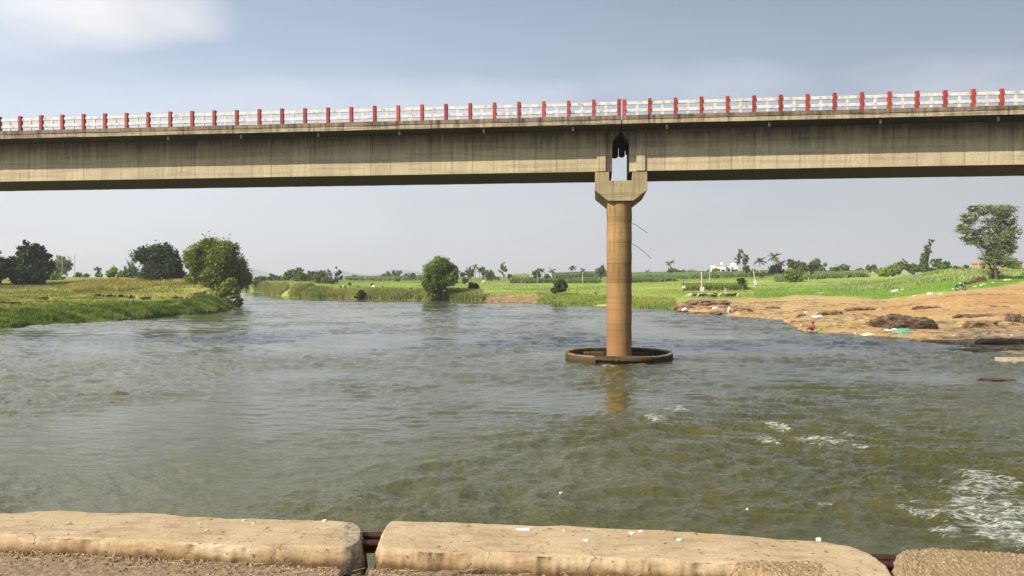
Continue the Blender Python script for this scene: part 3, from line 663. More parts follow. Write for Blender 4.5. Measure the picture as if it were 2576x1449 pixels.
tree('broadleaf_tree', 'big leafy tree with bare roots at the far waterline', 'tree', 1062, 1154, 647, 745, 196, 1112, (0.13, 0.19, 0.028), 24000, 0.27, 16, tr=0.5,
     blobs=[(1108,668,24,20),(1090,685,26,24),(1130,685,22,24),(1108,700,34,22),(1085,710,22,20),(1137,702,15,14),(1075,722,12,14),(1100,728,18,22),(1092,745,14,12),(1142,695,12,14),(1105,655,14,10),(1085,738,10,10)], tight=.25, droop=.3, var=.38)
bush('shrub', 'dark shrub hanging over the water among the reeds', 891, 922, 728, 754, 208, 'dark', 3000)
tree('broadleaf_tree', 'small dark tree right of the big waterside tree', 'tree', 1174, 1206, 711, 735, 203, 1191, (0.045, 0.06, 0.018), 3000, 0.26, 7)
for (a, b, t_, bt, Y, cl, lb) in [(1158,1172,684,697,430,'mid','low tree at the left end of the palm group'),(1168,1196,669,697,435,'dull','domed tree behind the left palm pair'),(1207,1226,673,697,435,'dull','dark tree behind the right side of the palm pair'),
        (1218,1245,678,706,385,'mid','round tree left of the low brick hut'),(1276,1287,690,701,430,'mid','small tree right of the tall thin tree'),(1336,1362,675,701,432,'mid','round dark tree beside the concrete poles'),
        (1162,1179,697,715,320,'dull','low shrubby tree on the slope below the palm pair'),(1497,1526,666,700,350,'mid','leafy tree partly hidden by the left side of the pier')]:
    tree('broadleaf_tree', lb, 'tree', a, b, t_, bt, Y, None, cl, 1700, None, 7)
tree('eucalyptus_tree', 'tall thin eucalyptus with pale trunks left of the pier', 'tree', 1254, 1277, 659, 696, 342, 1264, 'grey', 900, None, 8, shape='tall', bark='palebark')
tree('broadleaf_tree', 'compact bright tree with a pale stem near the water', 'tree', 1386, 1427, 701, 740, 186, 1406, (0.075, 0.11, 0.02), 7000, 0.25, 9, bark='palebark', shape='dome')
palm('taller left palm of the pair beside the domed tree', 1195, 665, 420, 18); palm('shorter right palm of the pair beside the domed tree', 1206, 673, 415, 19, seed=1)
palm('dark palm crown peeping over the domed trees', 1215, 669, 440, 14, seed=2); palm('tiny lone palm on the far horizon', 1300, 688, 620, 9, seed=3)
palm('left one of two palms beside the round dark tree', 1363, 677, 400, 19, seed=4); palm('right one of two palms beside the round dark tree', 1389, 675.5, 400, 22, seed=5)
palm('small palm half sunk in the cane left of the tall one', 1411, 684, 540, 12, seed=6); palm('brownish palm highest on the horizon left of the pier', 1440, 667, 440, 20, (0.075, 0.07, 0.035), seed=7)
palm('slim palm with a long pale trunk just left of the pier', 1466, 675, 330, 18, seed=8)
palm('small palm on the horizon just right of the pier', 1629, 679, 470, 16, seed=9); palm('tall palm rising from a bush right of the pier', 1686, 653, 400, 24, seed=10)
palm('left palm behind the tin roofed shed', 1735, 677, 420, 17, seed=11); palm('right palm behind the tin roofed shed', 1748, 677, 425, 15, seed=12)
palm('palm beside the leaning pole right of the white house', 1911, 648, 350, 31, seed=13); palm('tallest palm in the group right of the white house', 1947, 636, 352, 34, seed=14)
palm('shorter palm with yellow fronds right of the tallest palm', 1964, 652, 340, 26, (0.10, 0.10, 0.03), seed=15)
for (a, b, t_, bt, Y, cl, lb) in [(1650,1669,686,695,600,'dull','low far bush between two palms right of the pier'),(1677,1704,672,695,398,'dull','bush round the foot of the tall palm right of the pier'),(1696,1724,678,694,410,'mid','rounded bush right of the tall palm'),
        (1791,1806,674,690,380,'yellow','light green tree at the left wall of the white house'),(1868,1888,666,689,355,'mid','dark tree under the slender trees by the white house'),(1926,1974,664,694,340,(0.035,0.055,0.018),'dark broad tree under the palm group'),
        (1980,2008,650,686,335,'mid','tree with pale stem right of the palm group'),(2004,2033,655,686,333,'dull','dull tree left of the thin sunlit sapling'),(1886,1930,684,694,330,'olive','low scrub right of the leaning pole'),
        (2034,2084,650,686,332,'mid','broad hilltop tree right of the thin sunlit sapling'),(2083,2135,665,694,302,'mid','wide spreading tree in the middle of the right bank'),(2149,2176,675,686,345,'olive','low bush left of the thin pole on the right'),
        (2176,2206,665,686,322,'dull','domed tree right of the thin pole'),(2244,2290,651,686,302,'mid','leafy tree behind the bright right hand bush'),(2289,2328,662,685,285,'mid','low tree left of the creeper covered trunk'),
        (2340,2372,650,677,282,'mid','arching tree right of the creeper covered trunk'),(2325,2360,675,688,262,'dull','bush round the foot of the creeper covered trunk'),(2361,2394,657,685,272,'mid','round tree between the arching tree and the grey scrub'),
        (2394,2415,668,686,268,'olive','grey scrub left of the stone hut'),(2413,2442,667,687,260,'grey','pale scrub right of the grey scrub'),(2443,2463,665,687,245,'mid','small dense tree left of the stone hut'),
        (2535,2566,662,686,215,'bright','bright green tree right of the stone hut'),(2560,2640,668,686,225,'mid','dark tree at the right edge of the picture')]:
    tree('broadleaf_tree', lb, 'tree', a, b, t_, bt, Y, None, cl, 2400, None, 8)
tree('eucalyptus_tree', 'tall left crown of the slender trees by the white house', 'tree', 1848, 1870, 624, 668, 372, 1862, 'grey', 1100, None, 8, shape='tall', bark='palebark')
tree('eucalyptus_tree', 'lower right crown of the slender trees by the white house', 'tree', 1864, 1884, 633, 680, 365, 1872, 'grey', 1100, None, 8, shape='tall', bark='palebark')
bush('shrub', 'big bright round bush at the field edge right of the palms', 1964, 2021, 675, 709, 258, (0.17, 0.24, 0.03), 5500, k=10)
bush('shrub', 'long low bright yellow green bush on the right bank', 2199, 2262, 673, 694, 268, 'bright', 4500, k=10)
tree('sapling', 'thin sunlit sapling with a pale orange stem', 'sapling', 2028, 2049, 658, 698, 236, 2037, (0.10, 0.14, 0.025), 1600, 0.26, 8, shape='tall', bark='palebark')
tree('sapling', 'small sapling with a pale stem before the leafy tree', 'sapling', 2268, 2290, 660, 682, 262, 2279, 'olive', 1200, 0.26, 6, bark='palebark')
tree('sapling', 'small flat topped dark tree with a thin trunk near the sheep', 'sapling', 1855, 1878, 697, 716, 215, 1866, (0.05, 0.085, 0.018), 1900, 0.22, 6, bark='palebark', base=731)
tree('vine_covered_trunk', 'tall leaning dead trunk thickly covered with creepers', 'tree', 2315, 2352, 601, 690, 260, 2330, (0.10, 0.145, 0.04), 3200, 0.25, 9,
     blobs=[(2330,680,11,10),(2328,668,11,9),(2325,655,10,9),(2327,643,10,8),(2331,632,8,8),(2335,622,7,8),(2340,612,6,7),(2346,605,6,4),(2350,603,3,2)], tight=.35)
tree('acacia_tree', 'tall airy acacia with a dark trunk at the far right', 'tree', 2405, 2562, 514, 690, 160, 2501, (0.15, 0.19, 0.06), 23000, 0.17, 16, tr=0.30, limbs=6, base=718, hor=.7, tight=.24, up=0.8, var=.35,
     blobs=[(2430,548,22,16),(2425,575,20,16),(2445,600,20,18),(2475,528,24,14),(2510,532,28,16),(2535,550,20,20),(2500,565,26,22),(2530,590,28,26),(2490,605,26,22),(2520,630,30,24),(2545,620,14,24),(2495,650,22,16),(2530,660,26,16),(2462,590,14,14),(2545,585,12,18),(2515,685,16,12),(2440,525,14,8)])

rs = np.random.default_rng(91)
for (px, w, t_, b_, Y, cl) in [(1640,16,688,696,560,'dull'),(1893,22,676,692,345,'mid'),(1915,20,682,694,335,'olive'),(2008,22,664,690,338,'mid'),(2026,20,668,690,336,'dull'),(2062,26,668,692,325,'mid'),(2092,24,672,692,306,'dull'),
        (2142,18,678,690,340,'mid'),(2166,16,678,690,335,'olive'),(2212,22,676,690,318,'mid'),(2236,24,668,688,306,'mid'),(2262,24,664,686,300,'dull'),(2300,26,668,687,280,'mid'),(2378,24,668,687,268,'dull'),(2400,22,672,687,262,'mid'),
        (2428,24,674,688,255,'olive'),(2450,18,676,688,245,'mid'),(1784,18,680,692,392,'mid'),(1740,22,680,692,415,'dull'),(1712,20,682,694,418,'mid'),(1655,18,686,695,520,'dull'),(1180,20,684,698,438,'mid'),(1232,20,688,702,420,'dull'),
        (1316,16,691,698,600,'dull'),(1376,20,688,700,438,'mid'),(1398,18,688,700,438,'dull'),(1424,16,688,698,470,'mid'),(752,30,688,716,345,'dull'),(800,30,690,718,330,'mid'),(716,22,692,714,352,'mid'),(655,20,696,710,380,'grey'),
        (196,26,684,697,320,'grey'),(218,22,687,698,330,'grey'),(250,24,686,698,325,'dull'),(276,20,682,700,250,'mid')]:
    bush('shrub', 'low green scrub filling the skyline between taller trees', px - w / 2, px + w / 2, t_ + rs.uniform(-1.5, 1.5), b_, Y, cl, 1000, k=6, group='low scrub along the skyline')
# --- grass, reeds and crops (nobody could count them)
def blades(name, label, P, h, w, cols, cat='grass'):
    n = len(P); rg = np.random.default_rng(n); yaw = rg.uniform(0, np.pi, n); L = rg.normal(size=(n, 2)) * (h * 0.28)[:, None]
    dx = np.stack([np.cos(yaw) * w / 2, np.sin(yaw) * w / 2, np.zeros(n)], 1)
    tp = P + np.stack([L[:, 0], L[:, 1], h], 1); md = P + np.stack([L[:, 0] * .3, L[:, 1] * .3, h * .6], 1)
    V = np.stack([P - dx, P + dx, md + dx * .7, tp, md - dx * .7], 1).reshape(-1, 3)
    b = np.arange(n)[:, None] * 5
    Fq = np.concatenate([b + np.array([[0, 1, 2, 4]])], 0); Ft = b + np.array([[4, 2, 3, 3]])
    faces = np.concatenate([Fq, ], 0)
    # triangles for the tips, kept as separate quads with a tiny fourth corner
    tipv = tp + dx * 0.15; V = np.stack([P - dx, P + dx, md + dx * .7, tp, md - dx * .7, tipv], 1).reshape(-1, 3); b = np.arange(n)[:, None] * 6
    faces = np.concatenate([b + np.array([[0, 1, 2, 4]]), b + np.array([[4, 2, 5, 3]])], 0)
    o = mesh_np(name, V, faces, M['grass'], cols=np.repeat(cols, 6, 0)); tag(o, label, cat, kind='stuff'); return o
def scatter(n, pxr, yr=None, ur=None, bank='F', seed=1, clump=0.0):
    rg = np.random.default_rng(seed); px = rg.uniform(*pxr, n)
    if ur is not None:
        wl, wf = shore(px); Y = (wf if bank == 'F' else wl) + rg.uniform(*ur, n)
    else: Y = rg.uniform(*yr, n)
    if clump:
        k = fbm((px - CX) / F * Y * clump, Y * clump, seed + 5, 3); keep = k > rg.uniform(-0.35, 0.25, n); px, Y = px[keep], Y[keep]
    X = (px - CX) / F * Y; Z = ground(X, Y); ok = Z > 0.05
    return np.stack([X, Y, Z - 0.05], 1)[ok]
def gcol(P, a, b, seed, rg, s=0.08):
    a = np.array(a) * 1.35; b = np.array(b) * 1.35
    k = sst(fbm(P[:, 0] * s, P[:, 1] * s * 2, seed, 3) + rg.uniform(-.3, .3, len(P)), -.4, .4)[:, None]
    return (np.array(a) * (1 - k) + np.array(b) * k) * rg.uniform(.84, 1.14, (len(P), 1))
P = scatter(110000, (-260, 614), ur=(0.2, 17), bank='L', seed=3, clump=.12); rg = np.random.default_rng(3)
blades('grass', 'dense tall green grass along the left waterline', P, rg.uniform(.30, .75, len(P)) * (0.35 + 1.0 * sst(fbm(P[:, 0] * .3, P[:, 1] * .3, 8, 3), -.3, .35)), rg.uniform(.07, .13, len(P)), gcol(P, (0.045, 0.085, 0.015), (0.17, 0.21, 0.04), 81, rg, .16))
P = scatter(70000, (-260, 614), ur=(14, 95), bank='L', seed=4, clump=.08)
pxx = CX + P[:, 0] / P[:, 1] * F; keep = np.ones(len(P), bool)
for i in range(len(SCARS)):
    m_, yy, d_ = scar_at(pxx, P[:, 1], i); keep &= ~((m_ > .1) & (P[:, 1] > yy - 7) & (P[:, 1] < yy + .3))
P = P[keep]
blades('grass', 'short yellowing grass on the left meadow', P, rg.uniform(.12, .45, len(P)), rg.uniform(.10, .18, len(P)), gcol(P, (0.10, 0.125, 0.025), (0.28, 0.27, 0.07), 82, rg, .14))
P = scatter(26000, (180, 560), ur=(60, 82), bank='L', seed=14, clump=.1)
blades('dry_grass', 'golden waist high grass on the mound under the dark trees', P, rg.uniform(.6, 1.6, len(P)), rg.uniform(.10, .18, len(P)), gcol(P, (0.20, 0.19, 0.05), (0.36, 0.29, 0.10), 83, rg), 'dry grass')
P = scatter(90000, (618, 1212), ur=(-0.5, 11), seed=5, clump=.06)
blades('reeds', 'tall olive and straw coloured reeds along the far waterline', P, rg.uniform(.9, 2.2, len(P)) * np.where(P[:, 1] > 228, 1.35, .95), rg.uniform(.12, .24, len(P)), gcol(P, (0.12, 0.15, 0.035), (0.30, 0.28, 0.10), 84, rg), 'reeds')
P = scatter(50000, (1350, 1700), ur=(0.0, 26), seed=6, clump=.1)
blades('grass', 'rough green grass on the slope beside the pier', P, rg.uniform(.3, .8, len(P)), rg.uniform(.10, .2, len(P)), gcol(P, (0.13, 0.19, 0.035), (0.26, 0.27, 0.07), 85, rg))
P = scatter(120000, (640, 2000), yr=(170, 400), seed=7, clump=.03)
blades('meadow_grass', 'uneven light green grass over the far fields', P, rg.uniform(.12, .45, len(P)), rg.uniform(.12, .3, len(P)), gcol(P, (0.14, 0.20, 0.04), (0.30, 0.31, 0.09), 86, rg, .02), 'meadow grass')
P = scatter(60000, (1900, 2640), ur=(58, 150), seed=8, clump=.06); P = P[P[:, 1] > sandlim(CX + P[:, 0] / P[:, 1] * F) + 2]
blades('meadow_grass', 'lush green grass on the slope above the sandy shore', P, rg.uniform(.10, .32, len(P)), rg.uniform(.08, .2, len(P)), gcol(P, (0.10, 0.19, 0.03), (0.20, 0.26, 0.06), 87, rg), 'meadow grass')
P = scatter(50000, (2080, 2640), ur=(105, 150), seed=9, clump=.05); P = P[P[:, 1] > sandlim(CX + P[:, 0] / P[:, 1] * F) + 25]
blades('tall_weeds', 'tall pale weeds along the crest of the right bank', P, rg.uniform(.4, 1.2, len(P)), rg.uniform(.12, .25, len(P)), gcol(P, (0.13, 0.19, 0.05), (0.28, 0.32, 0.12), 88, rg), 'weeds')
for (a, b, y0, y1, n, h0, h1, c0, c1, lb) in [
        (1285,1505,340,368,26000,1.0,2.0,(0.07,0.12,0.035),(0.12,0.17,0.05),'dark green hedge of crops crossing the far field'),
        (1395,1530,425,470,22000,1.8,3.0,(0.08,0.12,0.045),(0.16,0.20,0.08),'sugar cane on the skyline left of the pier'),
        (1585,2000,360,425,60000,1.8,3.0,(0.11,0.17,0.06),(0.20,0.26,0.10),'sugar cane below the white house'),
        (1540,1700,318,345,20000,1.2,2.2,(0.08,0.13,0.04),(0.14,0.20,0.06),'dark cane rows right of the pier'),
        (1722,1876,216,236,26000,1.0,2.1,(0.10,0.15,0.03),(0.19,0.23,0.06),'strip of tall green grass behind the sheep'),
        (1950,2180,270,320,26000,1.2,2.2,(0.10,0.15,0.05),(0.20,0.25,0.10),'pale cane behind the bright round bush'),
        (870,1070,400,480,30000,1.0,2.0,(0.08,0.13,0.045),(0.16,0.21,0.08),'green crop field under the faint hills'),
        (1285,1330,440,480,6000,1.8,2.8,(0.26,0.29,0.11),(0.32,0.33,0.14),'light patch of cane beside the tiny lone palm')]:
    P = scatter(n, (a, b), yr=(y0, y1), seed=a)
    blades('crop_rows', lb, P, rg.uniform(h0, h1, len(P)), rg.uniform(.25, .5, len(P)), gcol(P, c0, c1, 90, rg, .05), 'crops')
# small countable tufts in the far field
for i, (px, y_, Y, w, c_) in enumerate([(880,716,290,9,'dull'),(870,724,262,7,'olive'),(900,724,255,6,'dark'),(858,722,262,6,'olive'),(1033,727,240,8,'dark'),(1057,729,236,7,'olive'),(978,725,250,6,'dark'),(962,724,252,6,'olive'),(936,716,290,6,'dull'),(1290,716,330,8,'mid'),(1499,738,196,6,'dull'),(1150,712,330,8,'mid')]):
    bush('shrub', 'knee high dark tuft scattered in the far green field', px - w/2, px + w/2, y_ - w*.6, y_, Y, c_, 220, k=3, group='scattered tufts in the far field')

# ------------------------------------------------------------------ bridge
BA = -math.atan2(0.19894, 1.68697); BO = Vector((7.39, 49.98, 0))
bridge = empty('road_bridge', BO, BA, 'concrete road bridge with red posts and white rails crossing the river', 'bridge')
def tol(p):  # world -> bridge local
    v = Vector(p) - BO; c, s = math.cos(-BA), math.sin(-BA); return Vector((v.x * c - v.y * s, v.x * s + v.y * c, v.z))
SP = 1.7; XL, XR = -75.0, 60.0
for s0, s1, sg in ((XL, -0.035, -1), (0.035, XR, 1)):
    def hprism(name, poly, mat, x0=s0, x1=s1):     # polygon in (y,z), extruded along the bridge with stations
        n = len(poly); xs = np.linspace(x0, x1, int(abs(x1 - x0) / 0.35) + 2); rgb = np.random.default_rng(int(abs(x0) * 7) + len(name))
        V = []; Fc = []
        for x in xs:
            for (y, z) in poly:
                e = 0.008; V.append((x, y + rgb.uniform(-e, e), z + rgb.uniform(-e, e)))
        for i in range(len(xs) - 1):
            for j in range(n):
                j2 = (j + 1) % n; Fc.append((i*n+j, (i+1)*n+j, (i+1)*n+j2, i*n+j2))
        Fc.append(tuple(range(n))); Fc.append(tuple(range(len(xs)*n-1, (len(xs)-1)*n-1, -1)))
        return mesh_np(name, np.array(V), Fc, mat, bridge)
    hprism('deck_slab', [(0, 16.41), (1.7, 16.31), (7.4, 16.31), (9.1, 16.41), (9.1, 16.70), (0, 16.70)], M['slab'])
    hprism('fascia', [(-0.03, 16.405), (0.02, 16.405), (0.02, 16.67), (-0.03, 16.67)], M['fascia'])
    hprism('kerb', [(-0.06, 16.70), (0.42, 16.70), (0.42, 16.97), (-0.06, 16.97)], M['kerb'])
    hprism('kerb', [(8.68, 16.70), (9.16, 16.70), (9.16, 16.97), (8.68, 16.97)], M['kerb'])
    # box girder with the haunched end towards the pier
    e = lambda v: v * sg
    a0 = 1.645
    poly = [(e(a0), 13.45), (e(a0), 16.33)] if sg > 0 else [(e(a0), 16.33), (e(a0), 13.45)]
    g1 = (a0, XR) if sg > 0 else (XL, -a0)
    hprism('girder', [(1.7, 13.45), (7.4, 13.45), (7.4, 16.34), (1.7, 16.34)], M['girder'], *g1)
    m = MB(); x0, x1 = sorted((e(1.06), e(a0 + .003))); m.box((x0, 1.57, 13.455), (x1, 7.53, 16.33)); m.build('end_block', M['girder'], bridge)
    m = MB(); pl = [(0.60, 13.46), (1.055, 13.46), (1.055, 16.32), (0.06, 16.32), (0.06, 16.24), (0.60, 15.66)]
    if sg < 0: pl = [(-x, z) for x, z in pl][::-1]
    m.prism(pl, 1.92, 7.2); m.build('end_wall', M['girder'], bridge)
    x0, x1 = sorted((e(0.95), e(1.62)))
    for yy in (2.3, 6.2):
        MB().box((x0, yy, 13.383), (x1, yy + 0.7, 13.448)).build('bearing', M['dark'], bridge)
MB().box((-0.035, 0.0, 16.33), (0.035, 9.0, 16.66)).build('expansion_joint', M['dark'], bridge)
def rpost(x, k):
    rgb = np.random.default_rng(k + 100); w = 0.115; MB().box((x - w, 0.03, 16.972), (x + w, 0.27, 18.09 + rgb.uniform(-.015, .02))).build('railing_post', M['red'], bridge, bevel=0.02).rotation_euler = (0, 0, 0)
RW = 0.108
posts = [-0.17 - SP * i for i in range(0, 40)] + [0.17 + SP * i for i in range(0, 30)]
LM = {}
for i in range(0, 40): rpost(-0.17 - SP * i, i)
for i in range(0, 30): rpost(0.17 + SP * i, i + 50)
rgb = np.random.default_rng(5)
for sg, n in ((-1, 38), (1, 26)):
    for i in range(n):
        xa = sg * (0.17 + SP * i); xb = sg * (0.17 + SP * (i + 1)); x0, x1 = sorted((xa, xb)); x0 += 0.117; x1 -= 0.117
        for z in (17.80, 17.31):
            a, b = rgb.uniform(-.012, .012, 2)
            m = MB(); m.prism([(x0, z - RW + a), (x1, z - RW + b), (x1, z + RW + b), (x0, z + RW + a)], 0.09, 0.21)
            m.build('rail', M['rail'], bridge, bevel=0.025)
        xm = (x0 + x1) / 2 + rgb.uniform(-.03, .03); w = 0.075
        MB().box((xm - w, 0.11, 16.972), (xm + w, 0.19, 17.75)).build('baluster', M['rail'], bridge)
for px in (335, 545, 762, 984, 1209, 1440, 1677, 1927, 2190, 2459):
    q = tol(at(px, 320, 50.3)); x = q.x
    MB().tube([(x, 0.55, 16.42), (x + .02, 0.53, 16.12)], 0.075, 10).build('drain_pipe', M['pole'], bridge)
# pier cap and stem
cx = -0.07
poly = [(-1.75, 12.15), (-0.81, 11.38), (0.93, 11.38), (1.87, 12.11), (1.87, 13.38), (0.86, 13.38), (0.86, 12.79), (-0.74, 12.79), (-0.74, 13.38), (-1.72, 13.38)]
m = MB(); m.prism([(x + cx * 0 - 0.06, z) for x, z in poly], 1.48, 8.1); m.build('pier_cap', M['cap'], bridge, bevel=0.03)
ro = []; r = 0.86
for k in range(25): t = math.pi + math.pi * k / 24; ro.append((r * math.cos(t), 2.52 + r * math.sin(t)))
for k in range(25): t = math.pi * k / 24; ro.append((r * math.cos(t), 6.9 + r * math.sin(t)))
zs = np.linspace(-1.5, 11.38, 80); V = []; Fc = []; n = len(ro)
for i, z in enumerate(zs):
    for (x, y) in ro: V.append((x - 0.06 + 0.012 * math.sin(z * 4.4), y, z))
for i in range(len(zs) - 1):
    for j in range(n): j2 = (j + 1) % n; Fc.append((i*n+j, i*n+j2, (i+1)*n+j2, (i+1)*n+j))
mesh_np('pier_stem', np.array(V), Fc, M['stem'], bridge, smooth=True)
def curve_tube(name, pxs_, Y, rad, mat, par, cat=None):
    pts = [tol(at(x, y, Y)) for x, y in pxs_]; return MB().tube(pts, rad, 5).build(name, mat, par)
curve_tube('wire', [(1583, 560), (1600, 566), (1614, 576), (1629, 586)], 53.2, 0.018, M['rubber'], bridge)
curve_tube('wire', [(1583, 610), (1606, 622), (1622, 635), (1637, 650)], 53.2, 0.018, M['rubber'], bridge)
for i, z in enumerate((14.35, 14.1, 13.85, 13.55)):
    MB().tube([(0.60, 1.98, z), (0.50, 1.96, z - .01)], 0.012, 4).build('rebar_stub', M['rubber'], bridge)

# black combs hanging in the gap (they hang from the deck: things of their own)
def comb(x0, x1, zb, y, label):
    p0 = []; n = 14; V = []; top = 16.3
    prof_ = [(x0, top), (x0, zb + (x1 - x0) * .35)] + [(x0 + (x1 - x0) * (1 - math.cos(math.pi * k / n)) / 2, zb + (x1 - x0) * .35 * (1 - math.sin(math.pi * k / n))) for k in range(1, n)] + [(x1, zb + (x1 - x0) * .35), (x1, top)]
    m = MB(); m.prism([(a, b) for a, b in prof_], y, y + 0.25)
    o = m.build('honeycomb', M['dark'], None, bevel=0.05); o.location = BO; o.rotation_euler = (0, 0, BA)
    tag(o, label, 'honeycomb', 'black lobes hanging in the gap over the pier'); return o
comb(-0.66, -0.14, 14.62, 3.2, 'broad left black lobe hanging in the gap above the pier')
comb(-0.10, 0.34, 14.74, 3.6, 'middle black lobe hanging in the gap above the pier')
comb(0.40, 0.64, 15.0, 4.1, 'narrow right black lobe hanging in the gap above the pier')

# ring of the well foundation: a thing that stands in the water round the stem
RC = Vector((7.86, 54.45, 0)); RR = 3.92
ring = empty('foundation_ring', RC, 0, 'round concrete foundation ring standing in the water around the pier', 'foundation')
def ringmesh(name, r0, r1, z0, z1, a0, a1, mat, jag=0.0, under=0.0, n=160, seed=1):
    rg = np.random.default_rng(seed); V = []; Fc = []
    for k in range(n + 1):
        t = a0 + (a1 - a0) * k / n; ja = jag * rg.uniform(0, 1) * math.sin(math.pi * k / n) ** .3
        pr = [(r1, z0), (r1, z1 - .03), (r1 - .04, z1 + .01), (r0 + .03, z1 + .01 - .02 * rg.uniform(0, 1)), (r0, z1 - .03), (r0, z0)]
        if jag: pr = [(r1 - under, z0), (r1 - under, z1 - .2 - ja * .6), (r1, z1 - .16 - ja * .5), (r1 + .01, z1), (r0, z1), (r0, z0)]
        for (r_, z_) in pr: V.append((r_ * math.cos(t), r_ * math.sin(t), z_ + .012 * rg.normal()))
    m_ = 6
    for k in range(n):
        for j in range(m_): j2 = (j + 1) % m_; Fc.append((k*m_+j, (k+1)*m_+j, (k+1)*m_+j2, k*m_+j2))
    Fc += [tuple(range(m_)), tuple(range((n+1)*m_-1, n*m_-1, -1))]
    return mesh_np(name, np.array(V), Fc, mat, ring)
d2 = math.radians
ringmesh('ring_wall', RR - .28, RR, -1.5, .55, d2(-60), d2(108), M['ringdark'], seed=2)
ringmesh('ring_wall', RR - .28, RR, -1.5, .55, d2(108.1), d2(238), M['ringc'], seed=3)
# broken front: light crust over a dark undercut
ringmesh('broken_rim', RR - .42, RR + .03, -.2, .56, d2(238.1), d2(299.9), M['ringc'], jag=.22, under=.30, seed=4)
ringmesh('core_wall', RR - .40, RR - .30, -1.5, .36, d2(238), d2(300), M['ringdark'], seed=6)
for (x0, x1, y0, y1, z0, z1) in ((-1.95, 1.95, -3.12, -2.75, -1.5, .565), (-2.45, -0.95, 1.1, 1.45, -1.5, .46), (0.95, 2.45, 1.1, 1.45, -1.5, .40)):
    MB().box((x0, y0, z0), (x1, y1, z1)).build('cross_wall', M['ringc'], ring, bevel=.03)
ringmesh('coping', RR - .29, RR + .012, .50, .585, d2(-59), d2(237), M['kerb'], seed=9)
MB().tube([(0, 0, -1.6), (0, 0, -.12)], 3.6, 40).build('silt_floor', M['ringdark'], ring)

# ------------------------------------------------------------------ causeway in the foreground
ZR = 4.30; ZT = 4.40
def road_mat():
    m, t, b = base_mat('gravelly_road', 0.95, 0.1)
    tcn = nd(t, 'ShaderNodeTexCoord'); ob = tcn.outputs['Object']
    n1_ = nd(t, 'ShaderNodeTexNoise', Scale=30, Detail=8.0, Roughness=0.75); lk(t, ob, n1_.inputs['Vector'])
    n2_ = nd(t, 'ShaderNodeTexNoise', Scale=4, Detail=5.0, Roughness=0.6); lk(t, ob, n2_.inputs['Vector'])
    v = nd(t, 'ShaderNodeTexVoronoi', Scale=55); lk(t, ob, v.inputs['Vector'])
    c_ = ramp(t, n1_.outputs[0], [(0.32, (0.11, 0.07, 0.04)), (0.5, (0.30, 0.215, 0.13)), (0.68, (0.52, 0.41, 0.28))]).outputs[0]
    c_ = mixc(t, mth(t, 'MULTIPLY', ramp(t, n2_.outputs[0], [(0.45, 0.0), (0.65, 1.0)]).outputs[0], 0.5), c_, (0.22, 0.16, 0.11))
    c_ = mixc(t, mth(t, 'MULTIPLY', mth(t, 'LESS_THAN', v.outputs['Distance'], 0.22), 0.35), c_, (0.55, 0.48, 0.38))
    lk(t, c_, b.inputs['Base Color'])
    bp = nd(t, 'ShaderNodeBump', Strength=0.9, Distance=0.02); lk(t, n1_.outputs[0], bp.inputs['Height']); lk(t, bp.outputs[0], b.inputs['Normal']); return m
M['road'] = road_mat()
